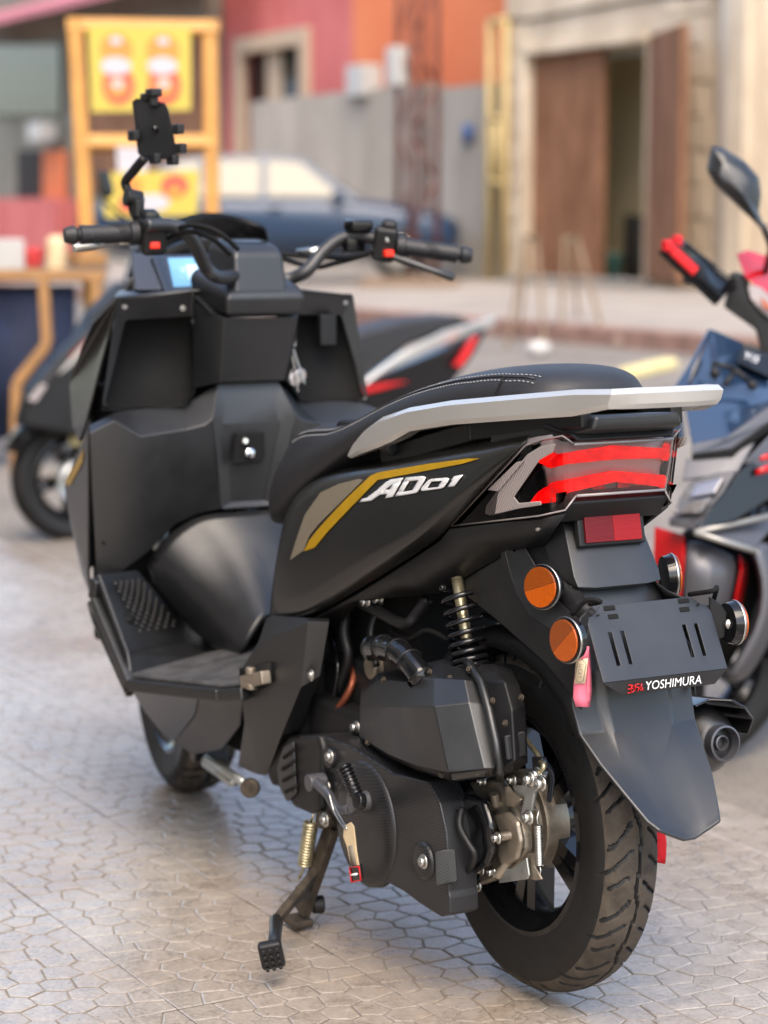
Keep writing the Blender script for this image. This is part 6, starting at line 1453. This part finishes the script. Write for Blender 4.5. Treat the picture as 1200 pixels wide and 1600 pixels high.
v, f = loft([[Vector(p) for p in q] for q in [[(1.0117,-1.1244,0.4658),(1.0308,-1.2173,0.4681),(1.1413,-1.3045,0.4484),(1.1231,-1.2099,0.4458)],[(0.9936,-1.1454,0.4201),(1.019,-1.2249,0.4164),(1.1291,-1.3124,0.3952),(1.1044,-1.2316,0.3988)],[(0.9808,-1.1508,0.353),(1.004,-1.2325,0.343),(1.1137,-1.3201,0.3196),(1.0912,-1.2371,0.3296)],[(0.9799,-1.1319,0.2791),(1.0031,-1.2117,0.2614),(1.1127,-1.2987,0.2356),(1.0903,-1.2176,0.2536)],[(0.9952,-1.0816,0.1999),(1.0145,-1.168,0.1798),(1.1245,-1.2537,0.1516),(1.106,-1.1659,0.172)],[(1.014,-1.0798,0.1662),(1.0246,-1.1423,0.1553),(1.1349,-1.2273,0.1264),(1.1091,-1.1517,0.1415)]]])
mk('engine_guard', v, f, 'grey paint', RS, sub=1, bevel=.004)
mk('body_inner', *join(box((1.36, -1.5, .42), .26, .25, .55), box((1.48, -1.62, .66), .2, .12, .3)), 'void black', RS, bevel=.02)
# front mudguard seen head-on: red cheeks, grey crown
v, f = strips([[(1.137,-1.0625,0.468),(1.0993,-1.0361,0.4276),(1.0957,-1.0279,0.3734),(1.1081,-1.0314,0.3158)], [(1.0823,-1.0969,0.4559),(1.0446,-1.0715,0.4186),(1.0405,-1.0661,0.3715),(1.0522,-1.0711,0.3142)], [(1.0917,-1.1763,0.4213),(1.0631,-1.1586,0.3958),(1.0623,-1.1488,0.3549),(1.0695,-1.1419,0.3014)]])
mk('front_mudguard', v, f, 'grey paint', RS, solid=.005, sub=1, sharp=60)
v, f = strips([[(1.2344,-1.054,0.4763),(1.2117,-1.0359,0.4126),(1.2014,-1.0398,0.3573),(1.1889,-1.0458,0.295)], [(1.1331,-1.0596,0.4701),(1.0953,-1.0332,0.4283),(1.0916,-1.025,0.3742),(1.1038,-1.0284,0.3139)]])
mk('mudguard_cheek', v, f, 'red paint', RS, solid=.005, bevel=.003)
v, f = strips([[(1.0879,-1.1733,0.4235),(1.0591,-1.1555,0.3966),(1.0583,-1.1457,0.3558),(1.0653,-1.1388,0.3009)], [(1.1295,-1.2266,0.3957),(1.1113,-1.2131,0.378),(1.1105,-1.2031,0.3365),(1.1099,-1.1901,0.2854)]])
mk('mudguard_cheek', v, f, 'red paint', RS, solid=.005, bevel=.003)
mk('guard_shade', *extr([(1.2036,-1.1074,0.4624),(1.1391,-1.2222,0.4443),(1.1189,-1.2463,0.3957),(1.1083,-1.247,0.3263),(1.1143,-1.2089,0.2291),(1.1262,-1.1675,0.1596),(1.1591,-1.1217,0.2152)], (.1, -.1, 0)), 'void black', RS)  # black slab standing for the shaded void around the mudguard
for s in (-1, 1): mk('fork_leg', *tube([(1.335 + s * .085, -1.25, .15), (1.335 + s * .085, -1.36, .5)], .022, 12), 'gloss black', RS)
mk('fork_leg_tip', *cyl((1.16, -1.14, .42), (.7, .7, 0), .012, .02, 12), 'steel', RS)
# handlebar cover, lamp, stem
v, f = loft([[Vector(p) for p in q] for q in [[(1.4123,-1.3964,1.0629),(1.4494,-1.4576,1.0724),(1.3841,-1.4314,1.0003),(1.3643,-1.3866,1.0129)],[(1.4291,-1.4497,1.0609),(1.4689,-1.5441,1.0537),(1.3742,-1.4801,0.9559),(1.3524,-1.4034,0.9941)],[(1.5089,-1.6405,1.0555),(1.5418,-1.7058,1.0515),(1.4487,-1.6342,0.9358),(1.4153,-1.5692,0.9382)]]])
mk('handlebar_cover', v, f, 'red paint', RS, bevel=.006)
mk('cover_lamp', *extr([(1.3511,-1.3843,0.993),(1.3398,-1.4046,0.9901),(1.3516,-1.4586,0.9569),(1.3466,-1.4559,0.9133),(1.337,-1.415,0.932),(1.345,-1.3876,0.9641)], (.04, -.04, 0)), 'ribbed lens', RS, bevel=.003)
mk('cover_lamp_amber', *extr([(1.3263,-1.402,0.9673),(1.3356,-1.4427,0.946),(1.3336,-1.4416,0.9287),(1.3209,-1.4057,0.9443)], (.004, -.004, 0)), 'amber', RS, bevel=.002)
mk('handlebar_underside', *extr([(1.4064,-1.3748,1.0224),(1.3755,-1.3878,1.0156),(1.3524,-1.3935,0.958),(1.3549,-1.459,0.9041),(1.3618,-1.4667,0.8242),(1.3604,-1.4319,0.8429),(1.3555,-1.4121,0.892),(1.396,-1.3508,0.9428),(1.4041,-1.3669,0.9787)], (.06, -.06, 0)), 'dark plastic', RS, bevel=.006)
mk('nose_box', *extr([(1.3182,-1.3446,0.859),(1.3146,-1.4294,0.8336),(1.2927,-1.4136,0.783),(1.2952,-1.3137,0.8236)], (.08, -.08, 0)), 'gloss black', RS, bevel=.004)
nb0, nb1, nb2 = [Vector(p) for p in [(1.2846,-1.3232,0.8325),(1.2852,-1.3925,0.8102),(1.2956,-1.3419,0.8515)]]
text('Y15', 'lettering', RS, nb0 + (nb2 - nb0) * .05, nb1 - nb0, nb2 - nb0, .02, 'white paint mark', .042, th=.002)
hk = [[(1.3015,-1.2598,0.8248),(1.2776,-1.3006,0.8121)],[(1.2775,-1.3005,0.8106),(1.2629,-1.3401,0.7787)],[(1.3015,-1.2598,0.8248),(1.2793,-1.2493,0.7922)],[(1.2768,-1.3002,0.805),(1.2676,-1.2673,0.778)]]
mk('bracket', *join(*[tube([Vector(a) + Vector((-.02, .02, 0)), Vector(b) + Vector((-.02, .02, 0))], .006, 8) for a, b in hk], cyl(Vector((1.2806,-1.25,0.8035)) + Vector((-.02, .02, 0)), (-.7, .7, 0), .011, .014, 12), cyl(Vector((1.2544,-1.3336,0.7751)) + Vector((-.02, .02, 0)), (-.7, .7, 0), .011, .014, 12)), 'dark plastic', RS)
# mirror
mp_ = [(1.3849,-1.3015,1.3059),(1.3736,-1.3216,1.303),(1.3446,-1.3666,1.2702),(1.3261,-1.391,1.2344),(1.32,-1.3926,1.1987),(1.3183,-1.3851,1.1601),(1.3035,-1.3984,1.1087),(1.3119,-1.3866,1.123),(1.3438,-1.3416,1.1744),(1.3723,-1.3013,1.2201),(1.3844,-1.2882,1.2544)]
cm_ = sum((Vector(p) for p in mp_), Vector()) / len(mp_)
out = Vector((-.72, .69, .1)).normalized()
rings = [[cm_.lerp(Vector(p), k) + out * h for p in mp_] for k, h in ((1, -.012), (1, 0), (.86, .018), (.55, .034), (.2, .04))]
MI = mk('mirror', *loft(rings), 'matte plastic', RS, bevel=.004)
mk('mirror_glass', *extr([cm_.lerp(Vector(p), .93) - out * .013 for p in mp_], -out * .002), 'chrome', MI)
mk('mirror_stem', *tube(smooth_path([(1.3099,-1.3921,1.1287),(1.3284,-1.4296,1.0811),(1.3756,-1.4601,1.0469),(1.4077,-1.4785,1.0212)], 5), .008, 10), 'matte plastic', MI)
# rest of that scooter, out of frame to the right
mk('floor', *box((1.36, -1.85, .22), .34, .55, .06), 'matte plastic', RS, bevel=.02)
mk('seat', *loft([[(1.36 + sx * w, y, z + (.05 if abs(sx) < 1 else 0)) for sx in (-1, -.5, .5, 1)] + [(1.36 + w * .8, y, z - .08), (1.36 - w * .8, y, z - .08)] for y, z, w in ((-2.05, .60, .08), (-2.2, .64, .13), (-2.5, .67, .14), (-2.85, .73, .1))]), 'seat vinyl', RS, sub=1)
mk('tail_body', *loft([[(1.36 + sx * w, y, z) for sx, z in ((-1, z0), (-1, z1), (1, z1), (1, z0))] for y, z0, z1, w in ((-2.05, .2, .58, .15), (-2.4, .3, .62, .17), (-2.75, .45, .66, .14), (-3.0, .58, .7, .06))]), 'sky tinted gloss', RS, bevel=.01)
wheel('rear_wheel', RS, (1.36, -2.53, .15), .25, .11, .16, rz=R(90), seg=120, cross=3, tread=False)
# phone in its holder
PHN = thing('phone', 'phone in a red cornered clamp on the scooter with the red handlebar cover', 'phone', (1.3598,-1.2684,1.0173))
ph = [Vector(p) for p in [(1.3567,-1.1648,1.0836),(1.409,-1.2423,1.1),(1.3874,-1.3828,1.0008),(1.3334,-1.3033,0.9658)]]
nr = (ph[1] - ph[0]).cross(ph[3] - ph[0]).normalized(); nr = nr if nr.z > 0 else -nr
mk('phone_body', *extr(ph, -nr * .012), 'gloss black', PHN, bevel=.003)
c_ = sum(ph, Vector()) / 4
mk('display', *extr([c_.lerp(p, .9) + nr * .0008 for p in ph], nr * .0005), 'screen black', PHN)
CL = mk('phone_clamp', *join(extr([c_.lerp(p, 1.02) - nr * .014 for p in ph], -nr * .014), tube([c_ - nr * .02, c_ - nr * .05, Vector((1.3929,-1.411,0.9857))], .012, 10)), 'dark plastic', RS, bevel=.003)
mk('clamp_corner', *join(bar(ph[0].lerp(ph[3], -.02), ph[0].lerp(ph[3], .5), .014, .024), box(ph[1].lerp(ph[0], .35), .02, .02, .026), box(ph[0], .022, .022, .026)), 'red plastic', CL, bevel=.004)

# ================================================================ scooter parked beyond the front wheel on the left
LS = thing('scooter', 'black and red scooter with silver tail rail parked on the road behind the front wheel', 'scooter', (5.5, -1.85, -.11))
fa = Vector((5.5,-1.2849,0.1382))
wheel('front_wheel', LS, fa, .25, .10, .17, rz=R(90), seg=160, cross=3, tread=False)
mk('brake_disc', *rev([(-.003, .09), (.003, .09), (.003, .05), (-.003, .05)], fa + Vector((-.06, 0, 0)), (1, 0, 0), 28), 'steel', LS)
cols = []
for k in range(8):
    a = R(-60 + 18 * k); cols.append([fa + Vector((sx, r_ * math.sin(a), r_ * math.cos(a))) for sx, r_ in ((-.075, .265), (-.06, .29), (.0, .3), (.06, .29), (.075, .265))])
v, f = strips(cols); mk('front_mudguard', v, f, 'gloss black', LS, solid=.004)
for s in (-1, 1): mk('fork_leg', *tube([fa + Vector((s * .08, 0, 0)), fa + Vector((s * .08, -.14, .34))], .022, 10), 'grey paint', LS)
mk('fork_mark', *box(fa + Vector((-.10, .02, .16)), .02, .05, .05), 'faded yellow', LS, bevel=.006)
mk('fork_mark', *box(fa + Vector((-.105, -.02, .30)), .02, .12, .05), 'red paint', LS, bevel=.006)
def xpan(name, pts, m, dx=.36, bevel=.01): return mk(name, *extr(pts, (dx, 0, 0)), m, LS, bevel=bevel)
xpan('front_apron', [(5.32,-1.0249,0.3614),(5.32,-1.0634,0.4962),(5.32,-1.1941,0.6309),(5.32,-1.3259,0.7498),(5.32,-1.4983,0.8325),(5.32,-1.5856,0.4072),(5.32,-1.4228,0.2641),(5.32,-1.2139,0.3235)], 'dark plastic', .13, .02)
xpan('apron_stripe', [(5.31,-1.1684,0.559),(5.31,-1.2633,0.6612),(5.31,-1.3214,0.7136),(5.31,-1.3103,0.6747),(5.31,-1.2154,0.5893)], 'silver paint', .02, .002)
xpan('apron_stripe', [(5.308,-1.2101,0.6189),(5.308,-1.2943,0.6948),(5.308,-1.368,0.7322),(5.308,-1.3207,0.7137),(5.308,-1.2521,0.6543)], 'red paint', .02, .002)
xpan('indicator', [(5.31,-1.0465,0.4659),(5.31,-1.1012,0.5247),(5.31,-1.1215,0.5192),(5.31,-1.0743,0.4576)], 'ribbed lens', .02, .002)
xpan('front_cowl', [(5.36,-1.288,0.6999),(5.36,-1.3418,0.7848),(5.36,-1.4757,0.9058),(5.36,-1.582,0.8796),(5.36,-1.5534,0.7558),(5.36,-1.3668,0.7104)], 'dark plastic', .14)
hb = Vector((5.5,-1.6153,1.0717))
mk('handlebar', *tube([hb + Vector((-.32, -.06, 0)), hb + Vector((-.1, 0, -.03)), hb + Vector((.1, 0, -.03)), hb + Vector((.32, -.06, 0))], .014, 10), 'gloss black', LS)
mk('steering_stem', *tube([hb, fa + Vector((0, -.12, .35))], .04, 12), 'gloss black', LS)
mm = [(5.3,-1.3287,1.332),(5.3,-1.3544,1.3251),(5.3,-1.3738,1.2481),(5.3,-1.3525,1.2191),(5.3,-1.3325,1.2575)]
mk('mirror', *extr(mm, (.02, -.04, 0)), 'gloss black', LS, bevel=.006)
mk('mirror_stem', *tube([mm[3], Vector(mm[3]).lerp(hb, .8)], .007, 8), 'gloss black', LS)
xpan('leg_shield', [(5.34,-1.506,0.8071),(5.34,-1.6268,0.8298),(5.34,-1.811,0.2436),(5.34,-2.0628,0.0756),(5.34,-2.0623,-0.0025),(5.34,-1.6979,0.0195)], 'gloss black', .32)
xpan('tail_body', [(5.36,-2.1039,0.487),(5.36,-2.4824,0.4739),(5.36,-2.9068,0.6071),(5.36,-3.1095,0.6909),(5.36,-3.0255,0.5634),(5.36,-2.8767,0.4065),(5.36,-2.602,0.2571),(5.36,-2.1585,0.0681)], 'gloss black', .28)
xpan('seat', [(5.38,-2.0567,0.5389),(5.38,-2.1428,0.5879),(5.38,-2.3749,0.5943),(5.38,-2.4933,0.6829),(5.38,-2.7336,0.7304),(5.38,-2.9799,0.7468),(5.38,-3.0426,0.7105),(5.38,-2.7338,0.6241),(5.38,-2.4929,0.4723),(5.38,-2.142,0.4714)], 'seat vinyl', .24, .02)
v, f = loft([[Vector(p) for p in q] for q in [[(5.33,-2.4667,0.4554),(5.33,-2.5113,0.5011),(5.37,-2.5324,0.498),(5.37,-2.4876,0.452)],[(5.32,-2.5805,0.5206),(5.32,-2.6555,0.5974),(5.36,-2.6773,0.5947),(5.36,-2.602,0.5175)],[(5.33,-2.8281,0.6107),(5.33,-2.8585,0.6819),(5.37,-2.8814,0.6796),(5.37,-2.8508,0.6081)],[(5.45,-3.186,0.6855),(5.45,-3.1984,0.7399),(5.5,-3.2286,0.7375),(5.5,-3.2161,0.6827)]]])
mk('tail_rail', v, f, 'silver paint', LS, bevel=.008)
xpan('tail_stripe', [(5.31,-3.0265,0.6627),(5.31,-2.9955,0.6421),(5.31,-2.9154,0.5372),(5.31,-2.9402,0.5311),(5.31,-2.9896,0.5859)], 'red plastic', .03, .004)
xpan('tail_stripe', [(5.31,-2.412,0.4482),(5.31,-2.5751,0.4739),(5.31,-2.6954,0.4804),(5.31,-2.5751,0.4528),(5.31,-2.4267,0.4267)], 'red paint', .04, .004)
wheel('rear_wheel', LS, (fa.x, fa.y - 1.29, fa.z), .25, .11, .17, rz=R(90), seg=120, cross=3, tread=False)
mk('engine', *box((fa.x, fa.y - 1.05, fa.z + .02), .24, .45, .2), 'dark plastic', LS, bevel=.03)
mk('floor', *box((fa.x, fa.y - .65, fa.z + .03), .34, .5, .08), 'gloss black', LS, bevel=.02)
